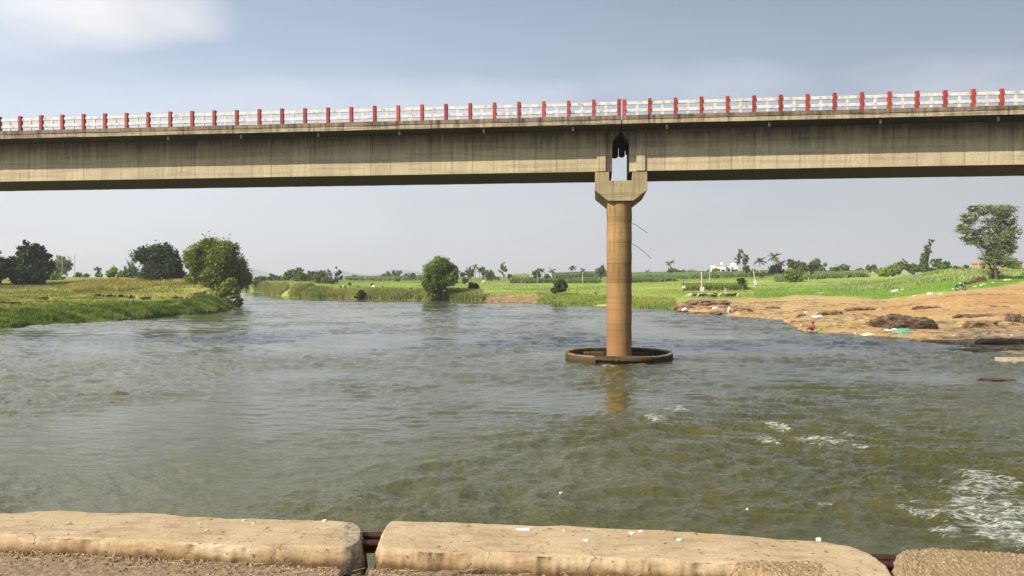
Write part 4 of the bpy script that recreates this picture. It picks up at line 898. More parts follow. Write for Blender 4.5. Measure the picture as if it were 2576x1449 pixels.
def block_mat():
    m, t, b = base_mat('sunbaked_parapet_concrete', 0.92, 0.12)
    tcn = nd(t, 'ShaderNodeTexCoord'); ob = tcn.outputs['Object']; s = nd(t, 'ShaderNodeSeparateXYZ'); lk(t, ob, s.inputs[0])
    def noise(sc, det=6.0, ro=0.6, st=(1, 1, 1), dist=0.0):
        mp = nd(t, 'ShaderNodeMapping'); mp.inputs['Scale'].default_value = st; lk(t, ob, mp.inputs[0])
        n = nd(t, 'ShaderNodeTexNoise', Scale=sc, Detail=det, Roughness=ro, Distortion=dist); lk(t, mp.outputs[0], n.inputs['Vector']); return n.outputs[0]
    big = noise(1.6, 5); med = noise(7, 6, .65, (.6, 2, 2)); fine = noise(60, 6, .75); wav = noise(2.2, 3, .5)
    c_ = ramp(t, big, [(0.3, (0.39, 0.29, 0.17)), (0.7, (0.50, 0.39, 0.25))]).outputs[0]
    c_ = mixc(t, mth(t, 'MULTIPLY', ramp(t, med, [(0.50, 0.0), (0.68, 1.0)]).outputs[0], 0.7), c_, (0.29, 0.19, 0.105))
    c_ = mixc(t, mth(t, 'MULTIPLY', ramp(t, noise(3.5, 7, .7, (.5, 1.6, 1.6), .8), [(0.56, 0.0), (0.66, 1.0)]).outputs[0], 0.55), c_, (0.56, 0.47, 0.34))
    c_ = mixc(t, mth(t, 'MULTIPLY', ramp(t, fine, [(0.36, 1.0), (0.5, 0.0)]).outputs[0], 0.45), c_, (0.22, 0.145, 0.08))
    # low side grime
    lowg = mth(t, 'MULTIPLY', ramp(t, mth(t, 'ADD', mth(t, 'MULTIPLY', mth(t, 'SUBTRACT', ZT - .022, s.outputs[2]), 11.0), mth(t, 'MULTIPLY', mth(t, 'SUBTRACT', med, .5), 1.6)), [(0.0, 0.0), (0.9, 1.0)]).outputs[0], 0.8)
    c_ = mixc(t, lowg, c_, (0.235, 0.140, 0.058))
    base_ = ramp(t, mth(t, 'ADD', mth(t, 'MULTIPLY', mth(t, 'SUBTRACT', ZT - .062, s.outputs[2]), 22.0), mth(t, 'MULTIPLY', mth(t, 'SUBTRACT', noise(12, 6, .7), .5), 2.2)), [(0.0, 0.0), (0.8, 1.0)]).outputs[0]
    c_ = mixc(t, mth(t, 'MULTIPLY', base_, .8), c_, (0.10, 0.06, 0.03))
    # cracks
    vo = nd(t, 'ShaderNodeTexVoronoi', Scale=1.1); vo.feature = 'DISTANCE_TO_EDGE'
    mp = nd(t, 'ShaderNodeMapping'); mp.inputs['Scale'].default_value = (1.3, .6, .6); lk(t, ob, mp.inputs[0])
    ad = nd(t, 'ShaderNodeVectorMath'); ad.operation = 'MULTIPLY_ADD'; nn = nd(t, 'ShaderNodeTexNoise', Scale=5, Detail=4.0); lk(t, ob, nn.inputs['Vector'])
    lk(t, nn.outputs['Color'], ad.inputs[0]); ad.inputs[1].default_value = (.35, .35, .35); lk(t, mp.outputs[0], ad.inputs[2]); lk(t, ad.outputs[0], vo.inputs['Vector'])
    crk = mth(t, 'MULTIPLY', mth(t, 'LESS_THAN', vo.outputs['Distance'], 0.0028), mth(t, 'GREATER_THAN', wav, 0.52))
    c_ = mixc(t, mth(t, 'MULTIPLY', crk, 0.6), c_, (0.16, 0.09, 0.04))
    # chips
    pits = ramp(t, noise(22, 3, .5), [(0.30, 1.0), (0.34, 0.0)]).outputs[0]
    c_ = mixc(t, mth(t, 'MULTIPLY', pits, 0.75), c_, (0.16, 0.09, 0.045))
    # exposed aggregate where the skin has worn away (stored in vertex colour red), grey cement in green
    a = nd(t, 'ShaderNodeAttribute'); a.attribute_name = 'Col'; sc_ = nd(t, 'ShaderNodeSeparateColor'); lk(t, a.outputs['Color'], sc_.inputs[0])
    agg = ramp(t, mth(t, 'ADD', sc_.outputs[0], mth(t, 'MULTIPLY', mth(t, 'SUBTRACT', med, .5), .5)), [(0.45, 0.0), (0.55, 1.0)]).outputs[0]
    ac = ramp(t, noise(75, 5, .8), [(0.34, (0.17, 0.115, 0.06)), (0.5, (0.37, 0.265, 0.145)), (0.66, (0.60, 0.48, 0.32))]).outputs[0]
    c_ = mixc(t, agg, c_, ac)
    gc = ramp(t, noise(28, 6, .8), [(0.38, (0.16, 0.125, 0.085)), (0.62, (0.46, 0.38, 0.27))]).outputs[0]
    c_ = mixc(t, ramp(t, mth(t, 'ADD', sc_.outputs[1], mth(t, 'MULTIPLY', mth(t, 'SUBTRACT', med, .5), .8)), [(0.4, 0.0), (0.6, 1.0)]).outputs[0], c_, gc)
    lk(t, c_, b.inputs['Base Color'])
    hh = mth(t, 'ADD', mth(t, 'MULTIPLY', fine, mth(t, 'MULTIPLY_ADD', agg, 2.2, 0.35)), mth(t, 'MULTIPLY', mth(t, 'ADD', crk, pits), -0.8))
    bp = nd(t, 'ShaderNodeBump', Strength=0.7, Distance=0.012); lk(t, hh, bp.inputs['Height']); lk(t, bp.outputs[0], b.inputs['Normal']); return m
M['block'] = block_mat()
def kerb_block(outl, label, seed, aggf, greyf, flare=0.035, zbot=3.6, rnd=0.035):
    """outl: closed outline of the top face in picture px, at height ZT"""
    P = np.array([tuple(onz(x, y, ZT))[:2] for x, y in outl]); N = 620
    Pc = np.vstack([P, P[:1]]); d = np.r_[0, np.cumsum(np.linalg.norm(np.diff(Pc, axis=0), axis=1))]
    t = np.linspace(0, d[-1], N, endpoint=False); Q = np.stack([np.interp(t, d, Pc[:, 0]), np.interp(t, d, Pc[:, 1])], 1)
    for _ in range(10): Q = (np.roll(Q, 1, 0) + Q * 2 + np.roll(Q, -1, 0)) / 4
    tang = np.roll(Q, -1, 0) - np.roll(Q, 1, 0); tang /= np.linalg.norm(tang, axis=1)[:, None]; nr = np.stack([tang[:, 1], -tang[:, 0]], 1)
    area = 0.5 * np.sum(Q[:, 0] * np.roll(Q[:, 1], -1) - np.roll(Q[:, 0], -1) * Q[:, 1])
    if area < 0: nr = -nr
    Q = Q + nr * (0.018 * fbm(Q[:, 0] * 5, Q[:, 1] * 5, seed, 5, .6))[:, None]
    # medial axis: project onto the long centre line
    c0 = Q.mean(0); u, s_, vt = np.linalg.svd(Q - c0, full_matrices=False); ax = vt[0]; pr = (Q - c0) @ ax; half = (pr.max() - pr.min()) / 2; mid = (pr.max() + pr.min()) / 2
    w = 0.22; med = c0 + np.outer(np.clip(pr, mid - half + w, mid + half - w), ax)
    rings = []
    hs = list(np.linspace(zbot, ZT - rnd, 16))
    for z in hs:
        k = (ZT - z) / 0.10; rings.append((Q + nr * flare * min(k, 1.4), np.full(N, z)))
    for a in np.linspace(0.15, 1, 8):
        an = a * math.pi / 2; rings.append((Q - nr * rnd * (1 - math.cos(an)), np.full(N, ZT - rnd + rnd * math.sin(an))))
    inn = Q - nr * rnd
    for k in np.linspace(0.97, 0.0, 34): rings.append((med + (inn - med) * k, np.full(N, ZT)))
    XY = np.array([r_[0] for r_ in rings]); Zz = np.array([r_[1] for r_ in rings]); x, y = XY[..., 0], XY[..., 1]
    Zz = Zz + (Zz > 4.3) * (0.013 * fbm(x * 2, y * 2, seed + 1, 4) + 0.003 * fbm(x * 14, y * 14, seed + 2, 3))
    agg = np.vectorize(lambda a_, b_: aggf(a_, b_))(CX + x / y * F, y) if False else aggf(CX + x / y * F, x, y, Zz)
    gy = greyf(CX + x / y * F, x, y, Zz)
    rough = np.clip(agg, 0, 1) * 0.012 * (pn(x * 60, y * 60, 3) + pn(x * 110, (y + Zz) * 110, 4)) ; Zz = Zz + rough - 0.012 * np.clip(agg, 0, 1)
    rough2 = 0.010 * pn(x * 9, Zz * 22 + y * 9, seed + 7) + .006 * pn(x * 30, Zz * 50 + y * 30, seed + 9)
    side = (Zz < ZT - rnd)[..., None]; XY = XY + side * nr[None] * (rough2 * 1.5)[..., None]
    V = np.concatenate([XY, Zz[..., None]], -1).reshape(-1, 3); R_ = len(rings)
    i = np.arange(R_ - 1)[:, None] * N + np.arange(N)[None]; j = np.arange(R_ - 1)[:, None] * N + (np.arange(N)[None] + 1) % N
    Fc = np.stack([i, j, j + N, i + N], -1).reshape(-1, 4)
    if area < 0: Fc = Fc[:, ::-1]
    cols = np.stack([agg, gy, np.zeros_like(gy)], -1).reshape(-1, 3)
    root = mesh_np('parapet_block', V, Fc, M['block'], cols=np.clip(cols, 0, 1), smooth=True)
    tag(root, label, 'parapet block', 'worn parapet blocks along the causeway edge'); return root
zero = lambda px, x, y, z: np.zeros_like(x)
b1 = kerb_block([(-700,1262),(-300,1270),(0,1290),(60,1289),(100,1283),(200,1284),(240,1288),(420,1291),(470,1298),(600,1303),(700,1305),(850,1307),(893,1313),(912,1330),(905,1362),(872,1378),(833,1376),(600,1372),(430,1362),(200,1352),(0,1345),(-300,1336),(-700,1320)],
                'long worn parapet block on the left with a grey rounded right end', 11, zero, lambda px, x, y, z: sst(px, 825, 905) * 1.1, rnd=0.016, flare=.016)
b2 = kerb_block([(983,1310),(1300,1318),(1650,1333),(1900,1349),(2050,1360),(2140,1374),(2195,1395),(2235,1430),(2262,1475),(2250,1510),(2150,1505),(2000,1452),(1850,1415),(1483,1399),(1250,1392),(1108,1386),(1000,1381),(958,1379),(952,1366),(966,1332)],
                'longest middle parapet block with cracked front and rough pebbly right half', 12,
                lambda px, x, y, z: sst(px, 1560, 1700) * sst((4.23 + 0.10 * sst(px, 1660, 2200) - 0.12 * sst(px, 1560, 1700)) - y + 0.07 * fbm(x * 3, y * 3, 9, 3), -0.02, 0.05) * (1 - sst(px, 2020, 2120)), zero, flare=.022, rnd=.014)
b3 = kerb_block([(2262,1378),(2330,1373),(2450,1376),(2576,1385),(2800,1400),(3300,1440),(3300,1620),(2800,1570),(2420,1520),(2290,1480),(2258,1440),(2256,1395)],
                'pebbly parapet block at the right edge, only its left end visible', 13,
                lambda px, x, y, z: np.clip(1.1 * sst(y - 3.95 + 0.08 * fbm(x * 3, y * 3, 10, 3), -0.12, 0.02), 0, 1), zero)
def splat(par, px, py, rx, ry, seed):
    bs = 12 if par is b2 else 11
    c_ = onz(px, py, ZT); rg = np.random.default_rng(seed); k = 22; sy = abs(onz(px, py + ry, ZT).y - c_.y); sx = rx / F * c_.y
    V = [(0, 0, .0)]; 
    for i in range(k):
        t = 2 * math.pi * i / k; q = 0.75 + .3 * math.sin(3 * t + seed) * rg.uniform(.3, 1) + rg.uniform(-.12, .12); V.append((sx * q * math.cos(t), sy * q * math.sin(t), 0))
    top = [(a, b, .004) for a, b, _ in V]; low = [(a, b, -.012) for a, b, _ in V[1:]]
    Fc = [(0, i + 1, (i + 1) % k + 1) for i in range(k)] + [(i + 1, k + 1 + i, k + 1 + (i + 1) % k, (i + 1) % k + 1) for i in range(k)]
    mesh_np('white_splash', np.array(top + low), Fc, M['white'], par, loc=(c_.x, c_.y, ZT + float(0.013 * fbm(c_.x * 2, c_.y * 2, bs + 1, 4) + .003 * fbm(c_.x * 14, c_.y * 14, bs + 2, 3)) + .0015))
for a_ in ((1318,1331,22,3),(1475,1360,8,3),(1590,1341,9,3),(1709,1358,9,3),(1612,1338,7,2),(2060,1357,8,2),(1418,1337,3,2)): splat(b2, *a_, seed=int(a_[0]))
for a_ in ((503,1315,4,2),(613,1310,4,2),(637,1318,4,2),(816,1309,6,2.5),(520,1333,3,2)): splat(b1, *a_, seed=int(a_[0]))
p = onz(544, 1385, 4.35); MB().ell((0, 0, 0), (.013, .012, .030), 10, 6).build('white_splash', M['bag'], b1, loc=(p.x, p.y - .02, 4.345))
# beams between blocks
def beam(px0, px1, py0, py1, z, label, w=.07, h=.06):
    a = onz(px0, py0, z); b = onz(px1, py1, z); d = (b - a).normalized(); nrm = Vector((-d.y, d.x, 0)) * w / 2; m = MB()
    for (s0, s1, z0, z1) in ((-1, 1, h - .012, h), (-.2, .2, 0.012, h - .012), (-1, 1, 0, .012)):
        v = []
        for pz in (z0, z1):
            for q, s in ((a, s0), (b, s0), (b, s1), (a, s1)): v.append((q.x + nrm.x * s, q.y + nrm.y * s, z + pz))
        m.add(v, [(0, 3, 2, 1), (4, 5, 6, 7), (0, 1, 5, 4), (1, 2, 6, 5), (2, 3, 7, 6), (3, 0, 4, 7)])
    o = m.build('steel_beam', M['rust']); tag(o, label, 'steel beam', 'rusty beams joining the parapet blocks')
beam(840, 1010, 1389, 1384, 4.30, 'nearer rusty beam in the gap right of the left block')
beam(850, 1000, 1367, 1366, 4.30, 'farther rusty beam in the gap right of the left block')
beam(2190, 2330, 1441, 1444, 4.28, 'nearer dark beam in the gap before the right block')
beam(2190, 2330, 1424, 1427, 4.28, 'farther dark beam in the gap before the right block')
# road: front edge along the blocks
ex = np.linspace(-5, 6, 420); pe = [onz(x, y, ZR) for x, y in ((-700, 1362), (0, 1384), (440, 1405), (833, 1430), (925, 1434), (1108, 1432), (1483, 1443), (2000, 1480), (2576, 1560), (3200, 1640))]
ey = np.interp(ex, [q.x for q in pe], [q.y for q in pe]) + 0.0
rows = np.concatenate([np.array([0.0, .004, .012]), np.geomspace(.02, 1.6, 110), np.linspace(1.7, 7, 10)])
RX = np.tile(ex, (len(rows), 1)); RY = ey[None] - rows[:, None]; RZ = ZR + 0.010 * fbm(RX * 6, RY * 6, 31, 4) + 0.012 * pn(RX * 22, RY * 22, 32) * 0.6 + .012 * sst(0.12 - rows[:, None], 0, .12) * pn(RX * 9, RY * 3, 36)
kpx = CX + RX / RY * F; RZ = RZ - .10 * (rows[:, None] < .045) * sst(kpx, 1010, 1060) * (1 - sst(kpx, 1460, 1520)) * sst(fbm(RX * 7, RX * 0, 51, 3), -.05, .12)
RZ = RZ - .7 * (rows[:, None] < .16) * (kpx > 862) * (kpx < 922)
RZ[0] = ZR - 0.5; RZ[1] = ZR - .03
rd = mesh_np('road', np.stack([RX, RY, RZ], -1).reshape(-1, 3), gridf(*RX.shape)[:, ::-1], M['road'], smooth=True)
tag(rd, 'dusty gravel road surface on the old causeway', 'road', kind='structure')
cw = MB().box((-14, -8, 3.2), (14, 3.9, 3.98)).build('causeway_slab', M['slab']); cw.rotation_euler = (0, 0, -0.12); tag(cw, 'concrete slab of the old causeway under the gravel', 'causeway', kind='structure')
# gravel and straw on the road
rg = np.random.default_rng(21); V = []; Fc = []; cl = []
n = 2600; gx = rg.uniform(-3.4, 4.2, n); gy_ = np.interp(gx, ex, ey) - rg.exponential(.10, n) - .004; kp_ = CX + gx / gy_ * F; bad_ = ((kp_ > 1000) & (kp_ < 1530) & (gy_ > np.interp(gx, ex, ey) - .06)) | ((kp_ > 850) & (kp_ < 930) & (gy_ > np.interp(gx, ex, ey) - .18)); gx = gx[~bad_]; gy_ = gy_[~bad_]; n = len(gx); s = rg.uniform(.002, .006, n) * np.where(rg.random(n) < .05, 2.0, 1)
for i in range(n):
    b = len(V); r_ = s[i]; z = ZR + .004
    for (a_, c_) in ((-1, -1), (1, -1), (1, 1), (-1, 1)): V.append((gx[i] + a_ * r_ * rg.uniform(.6, 1.3), gy_[i] + c_ * r_ * rg.uniform(.6, 1.3), z - .004))
    for (a_, c_) in ((-1, -1), (1, -1), (1, 1), (-1, 1)): V.append((gx[i] + a_ * r_ * rg.uniform(.3, .9), gy_[i] + c_ * r_ * rg.uniform(.3, .9), z + r_ * rg.uniform(.6, 1.1)))
    Fc += [(b+4,b+5,b+6,b+7),(b,b+1,b+5,b+4),(b+1,b+2,b+6,b+5),(b+2,b+3,b+7,b+6),(b+3,b,b+4,b+7)]
    cl += [np.array((0.46, 0.34, 0.21)) * rg.uniform(.45, 1.4)] * 8
tag(mesh_np('gravel', np.array(V), np.array(Fc), M['rock'], cols=np.clip(np.array(cl), 0, .9)), 'loose gravel along the foot of the parapet blocks', 'gravel', kind='stuff')
V = []; Fc = []
for i in range(90):
    x = rg.uniform(-3.4, 1.5); y = float(np.interp(x, ex, ey)) - rg.exponential(.12) - .02; a_ = rg.normal() * .5; L = rg.uniform(.012, .05); w_ = .0018; z = ZR + .016
    dx, dy = math.cos(a_) * L, math.sin(a_) * L; b = len(V)
    V += [(x - dx, y - dy - w_, z), (x + dx, y + dy - w_, z + .004), (x + dx, y + dy + w_, z + .004), (x - dx, y - dy + w_, z), (x, y, z + .004), (x, y, z - .004)]; Fc += [(b, b+1, b+2, b+3)]
tag(mesh_np('straw', np.array(V), Fc, plain('straw', (0.62, 0.47, 0.22))), 'bits of dry straw lying on the gravel', 'straw', kind='stuff')

# ------------------------------------------------------------------ rocks on the shore
def march(px, py, y0, y1):
    d = vdir(px, py); Ys = np.arange(y0, y1, 0.25); X = d.x / d.y * Ys; Z = CAMZ + d.z / d.y * Ys
    hit = np.nonzero(Z <= np.maximum(ground(X, Ys), 0.0))[0]
    return float(Ys[hit[0]]) if len(hit) else float(y1)
def rock(px, py, wpx, hpx, label, col=(0.12, 0.08, 0.05), depth=0.7, seed=None, group=None, Y=None, nu=56, nv=28):
    seed = seed if seed is not None else int(px * 3 + py)
    # find where the picture ray meets the ground
    if Y is None:
        Y = march(px, py, 60, 340)
    q = at(px, py, Y); wx = wpx / 2 / F * Y; hz = hpx / F * Y; dy = wx * depth
    u = np.linspace(0, 2 * np.pi, nu, endpoint=False); v = np.linspace(0, np.pi, nv + 1)
    U, Vv = np.meshgrid(u, v); sg_ = lambda a, e: np.sign(a) * np.abs(a) ** e
    x = sg_(np.cos(U), .75) * np.sin(Vv) ** .6; y = sg_(np.sin(U), .75) * np.sin(Vv) ** .6; z = sg_(np.cos(Vv), .7)
    nse = 1 + 0.42 * fbm(x * 1.6 + seed, y * 1.6 + z * 1.1, seed, 4); st = np.abs(fbm(x * 2.5 + y, z * 5 + y * 1.2, seed + 3, 4)); nse = nse + 0.28 * (np.floor(st * 6) / 6 - .2)
    V = np.stack([x * nse * wx, y * nse * dy, (z * nse * hz * 0.9)], -1)
    tone = sst(fbm(x * 3, z * 4 + y * 3, seed + 9, 4), -.35, .35)[..., None]; cols = np.array(col) * 1.4 * (0.45 + 0.95 * tone) * (1 + .25 * (np.clip(V[..., 2:3] / (hz + 1e-3), 0, 1)))
    i = np.arange(nv)[:, None] * nu + np.arange(nu)[None]; j = np.arange(nv)[:, None] * nu + (np.arange(nu)[None] + 1) % nu
    Fc = np.stack([i, i + nu, j + nu, j], -1).reshape(-1, 4)
    base = zg(q.x, Y + dy * .3) if Y > 55 else 0
    o = mesh_np('rock', V.reshape(-1, 3), Fc, M['rock'], cols=cols.reshape(-1, 3), loc=(q.x, Y + dy, max(base, -.1) - 0.12 * hz))
    tag(o, label, 'rock', group); return o
rock(2290, 829, 158, 40, 'largest dark brown rock outcrop above the green tarpaulin', (0.085, 0.058, 0.038), .5)
rock(2225, 818, 70, 14, 'low dark ledge joined to the left of the largest outcrop', (0.13, 0.09, 0.058), .6)
rock(2485, 822, 90, 18, 'flat brown ledge right of the largest outcrop', (0.15, 0.10, 0.06), .6)
rock(2560, 812, 46, 24, 'dark upright rock cut by the right edge', (0.10, 0.07, 0.045), .6)
rock(2462, 798, 80, 9, 'flat dark ledge up the shore behind the largest outcrop', (0.13, 0.085, 0.055), .6)
rock(2345, 776, 70, 9, 'flat dark ledge high on the sandy slope', (0.14, 0.09, 0.06), .6)
rock(2175, 781, 76, 9, 'long flat dark ledge in the middle of the sandy slope', (0.13, 0.085, 0.055), .6)
rock(2100, 793, 60, 13, 'dark layered rock beside the white sheet', (0.13, 0.09, 0.055), .7)
rock(2020, 797, 22, 8, 'small dark rock left of the layered rock', (0.11, 0.075, 0.045), .7)
rock(1795, 768, 112, 16, 'broad reddish brown outcrop just below the sheep', (0.16, 0.095, 0.065), .9)
rock(1725, 776, 50, 12, 'reddish rock at the left end of the shore outcrop', (0.17, 0.09, 0.062), .9)
rock(1722, 786, 26, 7, 'black wet rock at the waterline beside the white bag', (0.045, 0.035, 0.028), .8)
rock(1775, 790, 60, 8, 'flat brown waterline rock left of the pale post', (0.17, 0.11, 0.07), .8)
rock(1825, 792, 56, 11, 'angular brown waterline rock at the pale post', (0.15, 0.10, 0.062), .8)
rock(1872, 783, 52, 13, 'humped brown rock with grass at its right', (0.15, 0.10, 0.06), .8)
rock(1948, 777, 36, 8, 'lone humped rock on the grass patch', (0.16, 0.10, 0.065), .8)
rock(2520, 960, 92, 5, 'dark rock barely breaking the water at the right', (0.075, 0.04, 0.032), .5, Y=43)
rock(2450, 888, 90, 9, 'dark muddy ledge at the waterline near the right edge', (0.08, 0.055, 0.035), .7)
rock(2540, 868, 110, 16, 'long dark muddy ledge near the right edge', (0.09, 0.06, 0.04), .6)
rock(2055, 836, 70, 4, 'flat pale rock shelf where the seated person is', (0.33, 0.23, 0.13), .8)
rg = np.random.default_rng(31)
for i in range(46):
    px = rg.uniform(1990, 2560); lo = np.interp(px, [1990, 2040, 2200, 2400, 2576], [806, 832, 846, 862, 885]); py = rg.uniform(np.interp(px, [1990, 2200, 2400, 2576], [790, 790, 775, 760]), lo)
    rock(px, py, rg.uniform(5, 20), rg.uniform(1.5, 5), 'small brown stone lying on the sandy shore', (0.17, 0.115, 0.07), .8, i + 50, 'small stones scattered over the sandy shore', nu=22, nv=12)
for i in range(16):
    rock(rg.uniform(1215, 1370), rg.uniform(748, 761), rg.uniform(4, 12), rg.uniform(2, 4), 'small reddish stone on the bare far bank', (0.26, 0.15, 0.09), .8, i + 150, 'stones on the bare patch of the far bank', nu=20, nv=10)
for i, (px, py, w, h) in enumerate([(2257,731,8,5),(2272,729,8,3),(2345,741,16,7),(2368,740,8,4),(2303,745,10,3),(2402,729,10,4),(2470,719,7,5),(2478,716,6,4),(2455,722,9,3),(2500,712,8,3),(2540,706,20,5)]):
    rock(px, py, w, h, 'pale stone lining the upper edge of the sand', (0.46, 0.40, 0.29), .8, i + 200, 'pale stones along the sand edge', nu=20, nv=10)
def hitground(px, py, Y0=56, Y1=420):
    return at(px, py, march(px, py, Y0, Y1))
blk = MB(); q = onz(2566, 918, 0); blk.box((q.x - .35, q.y, -1.5), (q.x + 8, q.y + 2.2, .32))
tag(blk.build('concrete_block', M['fascia'], bevel=.05), 'pale concrete block in the water at the right edge', 'concrete block')

# roots of the waterside tree
q = at(1112, 757, 196); root = MB(); rg = np.random.default_rng(77)
for i in range(22):
    a_ = rg.uniform(-1, 1); x1 = a_ * 4.6; root.tube([(0.2 * a_, 0, 1.9), (x1 * .5, -.8, 1.1 + rg.uniform(-.3, .5)), (x1, -1.6 + rg.uniform(-.5, .5), -.3)], [.16, .11, .05], 5)
o = root.build('exposed_roots', M['log'], loc=(q.x, 197.4, 0)); par = [c_ for c_ in COL.objects if c_.get('label', '').startswith('big leafy tree with bare roots')][0]
o.parent = par; o.location = (q.x - par.location.x, 197.4 - par.location.y - .6, 0 - par.location.z)

# ------------------------------------------------------------------ skinned figures
def skinmesh(name, verts, edges, radii, mat, parent=None, sub=1, root=0, loc=None):
    me = bpy.data.meshes.new(name); me.from_pydata(verts, edges, []); o = bpy.data.objects.new(name, me); COL.objects.link(o)
    m = o.modifiers.new('s', 'SKIN'); sv = me.skin_vertices[0].data
    for i, r_ in enumerate(radii): sv[i].radius = (r_, r_) if not hasattr(r_, '__len__') else r_
    sv[root].use_root = True
    m.use_smooth_shade = True
    if sub: s_ = o.modifiers.new('sub', 'SUBSURF'); s_.levels = sub; s_.render_levels = sub
    dg = bpy.context.evaluated_depsgraph_get(); ev = o.evaluated_get(dg); me2 = bpy.data.meshes.new_from_object(ev)
    o.modifiers.clear(); o.data = me2; me2.materials.clear(); me2.materials.append(mat)
    if parent: o.parent = parent
    if loc is not None: o.location = loc
    return o
# sheep: body faces +x, standing or grazing
def sheep_mesh(grazing):
    hz = 0.22 if grazing else 0.92; hx = 0.78 if grazing else 0.72
    v = [(0, 0, .62), (-.38, 0, .64), (.36, 0, .64), (.52, 0, .66 if grazing else .80), (hx - .04, 0, (hz + .62) / 2 if grazing else .90), (hx + .10, 0, hz), (hx + .2, 0, hz - .07), (-.52, 0, .56), (-.56, 0, .42)]
    e = [(0, 1), (0, 2), (2, 3), (3, 4), (4, 5), (5, 6), (1, 7), (7, 8)]
    r_ = [(.24, .26), (.20, .24), (.19, .23), .13, .09, .085, .05, .06, .03]
    for x in (.36, -.38):
        for y in (-.12, .12):
            b = len(v); at_ = 2 if x > 0 else 1
            if x > 0: v += [(x, y, .42), (x + .01, y, .22), (x, y, .02)]
            else: v += [(x - .02, y, .42), (x - .09, y, .24), (x - .03, y, .02)]
            e += [(at_, b), (b, b + 1), (b + 1, b + 2)]; r_ += [.075, .04, .032]
    for y in (-.08, .08):
        b = len(v); v += [(hx + .02, y * 1.9, hz + .05)]; e += [(5, b)]; r_ += [.025]
    return v, e, r_
SM = [skinmesh('body', *sheep_mesh(g_), M['wooldark']) for g_ in (True, False)]
for o in SM: COL.objects.unlink(o)
looks = {'wooldark': 'black', 'woolpale': 'cream', 'woolbrown': 'dark brown'}
flock = [(1737,748,0,'woolpale',0,2.9,'cream goat at the left end of the flock, head raised'),(1745,749,0,'woolbrown',1,.4,'brown sheep second from the left end'),(1754,749,0,'woolpale',0,2.6,'cream sheep near the left end, grazing'),
         (1763,749.5,0,'wooldark',0,.1,'large black sheep left of the box pole'),(1773,748,1,'wooldark',0,3.0,'black sheep just left of the box pole'),(1779,747.5,0,'woolpale',1,.2,'cream sheep right behind the box pole'),
         (1787,750.5,0,'woolbrown',1,2.7,'brown sheep in front of the box pole'),(1795,750,0,'woolpale',1,3.3,'cream sheep stretched out right of the box pole'),(1793,751,0,'wooldark',0,.2,'black sheep under the stretched cream sheep'),
         (1804,748,0,'woolbrown',0,1.2,'dark brown sheep in the middle of the flock'),(1800,747,1,'wooldark',1,2.0,'black sheep behind the middle of the flock'),(1811,748.5,0,'woolpale',1,.5,'cream sheep right of the flock middle'),
         (1818,748,0,'woolpale',0,1.4,'cream sheep left of the herder'),(1824,748.5,0,'woolbrown',1,2.8,'brown sheep beside the herder'),(1831,748.5,0,'wooldark',0,.0,'black sheep in front of the herder'),
         (1840,748.5,0,'wooldark',0,3.1,'broad black sheep right of the herder'),(1847,748,1,'wooldark',1,.3,'black sheep second from the right end'),(1857,747.5,0,'woolpale',0,1.0,'small cream sheep alone at the right end')]
for i, (px, py, _, mt, gz, rz, lb) in enumerate(flock):
    q = hitground(px, py, 140, 240); r0 = empty('sheep', (q.x, q.y, zg(q.x, q.y)), rz, lb, 'sheep', 'flock grazing behind the rocks')
    d = SM[gz].data.copy(); d.materials[0] = M[mt]; b = bpy.data.objects.new('body', d); COL.objects.link(b); b.parent = r0; r0.scale = (1.05,) * 3

def hand(v, e, r_, base, dirv, side, curl):
    """palm and five fingers rooted at vertex index base"""
    p = Vector(v[base]); d = Vector(dirv).normalized(); s = Vector(side).normalized(); c_ = Vector(curl).normalized()
    b = len(v); pal = p + d * .07; v.append(tuple(pal)); e.append((base, b)); r_.append((.030, .018))
    for k, (of, L) in enumerate(((-.03, .062), (-.01, .075), (.01, .07), (.03, .055))):
        i0 = len(v); a0 = pal + d * .035 + s * of; a1 = a0 + d * L * .5 + c_ * .008; a2 = a1 + d * L * .35 + c_ * .025
        v += [tuple(a0), tuple(a1), tuple(a2)]; e += [(b, i0), (i0, i0 + 1), (i0 + 1, i0 + 2)]; r_ += [.010, .009, .008]
    i0 = len(v); a0 = p + d * .03 - s * .045; a1 = a0 + d * .04 - s * .02; v += [tuple(a0), tuple(a1)]; e += [(base, i0), (i0, i0 + 1)]; r_ += [.012, .010]
# seated person on the rock shelf, facing left (towards the water)
q = hitground(2046, 833, 70, 110); gz = zg(q.x, q.y)
pr = empty('person', (q.x, q.y, gz + .02), 0, 'person in a red shirt sitting by the water beside a green bucket', 'person'); pr.scale = (1.12,) * 3
v = [(0, 0, .13), (0.02, 0, .32), (0.0, 0, .50), (-.02, 0, .585), (-.03, 0, .66), (-.035, 0, .76),
     (-.20, -.10, .17), (-.46, -.13, .36), (-.55, -.13, .08), (-.68, -.13, .04), (-.20, .10, .15), (-.44, .15, .30), (-.56, .15, .07), (-.68, .15, .04),
     (0.0, -.19, .50), (-.10, -.26, .30), (-.32, -.24, .22), (0.0, .19, .50), (-.14, .26, .32), (-.36, .22, .26)]
e = [(0,1),(1,2),(2,3),(3,4),(4,5),(0,6),(6,7),(7,8),(8,9),(0,10),(10,11),(11,12),(12,13),(2,14),(14,15),(15,16),(2,17),(17,18),(18,19)]
r_ = [(.15,.13),(.13,.11),(.13,.11),.055,.085,.095,.085,.06,.04,.035,.085,.06,.04,.035,.055,.042,.032,.055,.042,.032]
hand(v, e, r_, 16, (-1, 0, -.4), (0, 1, 0), (0, 0, -1)); hand(v, e, r_, 19, (-1, 0, -.4), (0, -1, 0), (0, 0, -1))
skinmesh('body', v, e, r_, M['skin'], pr, 2)
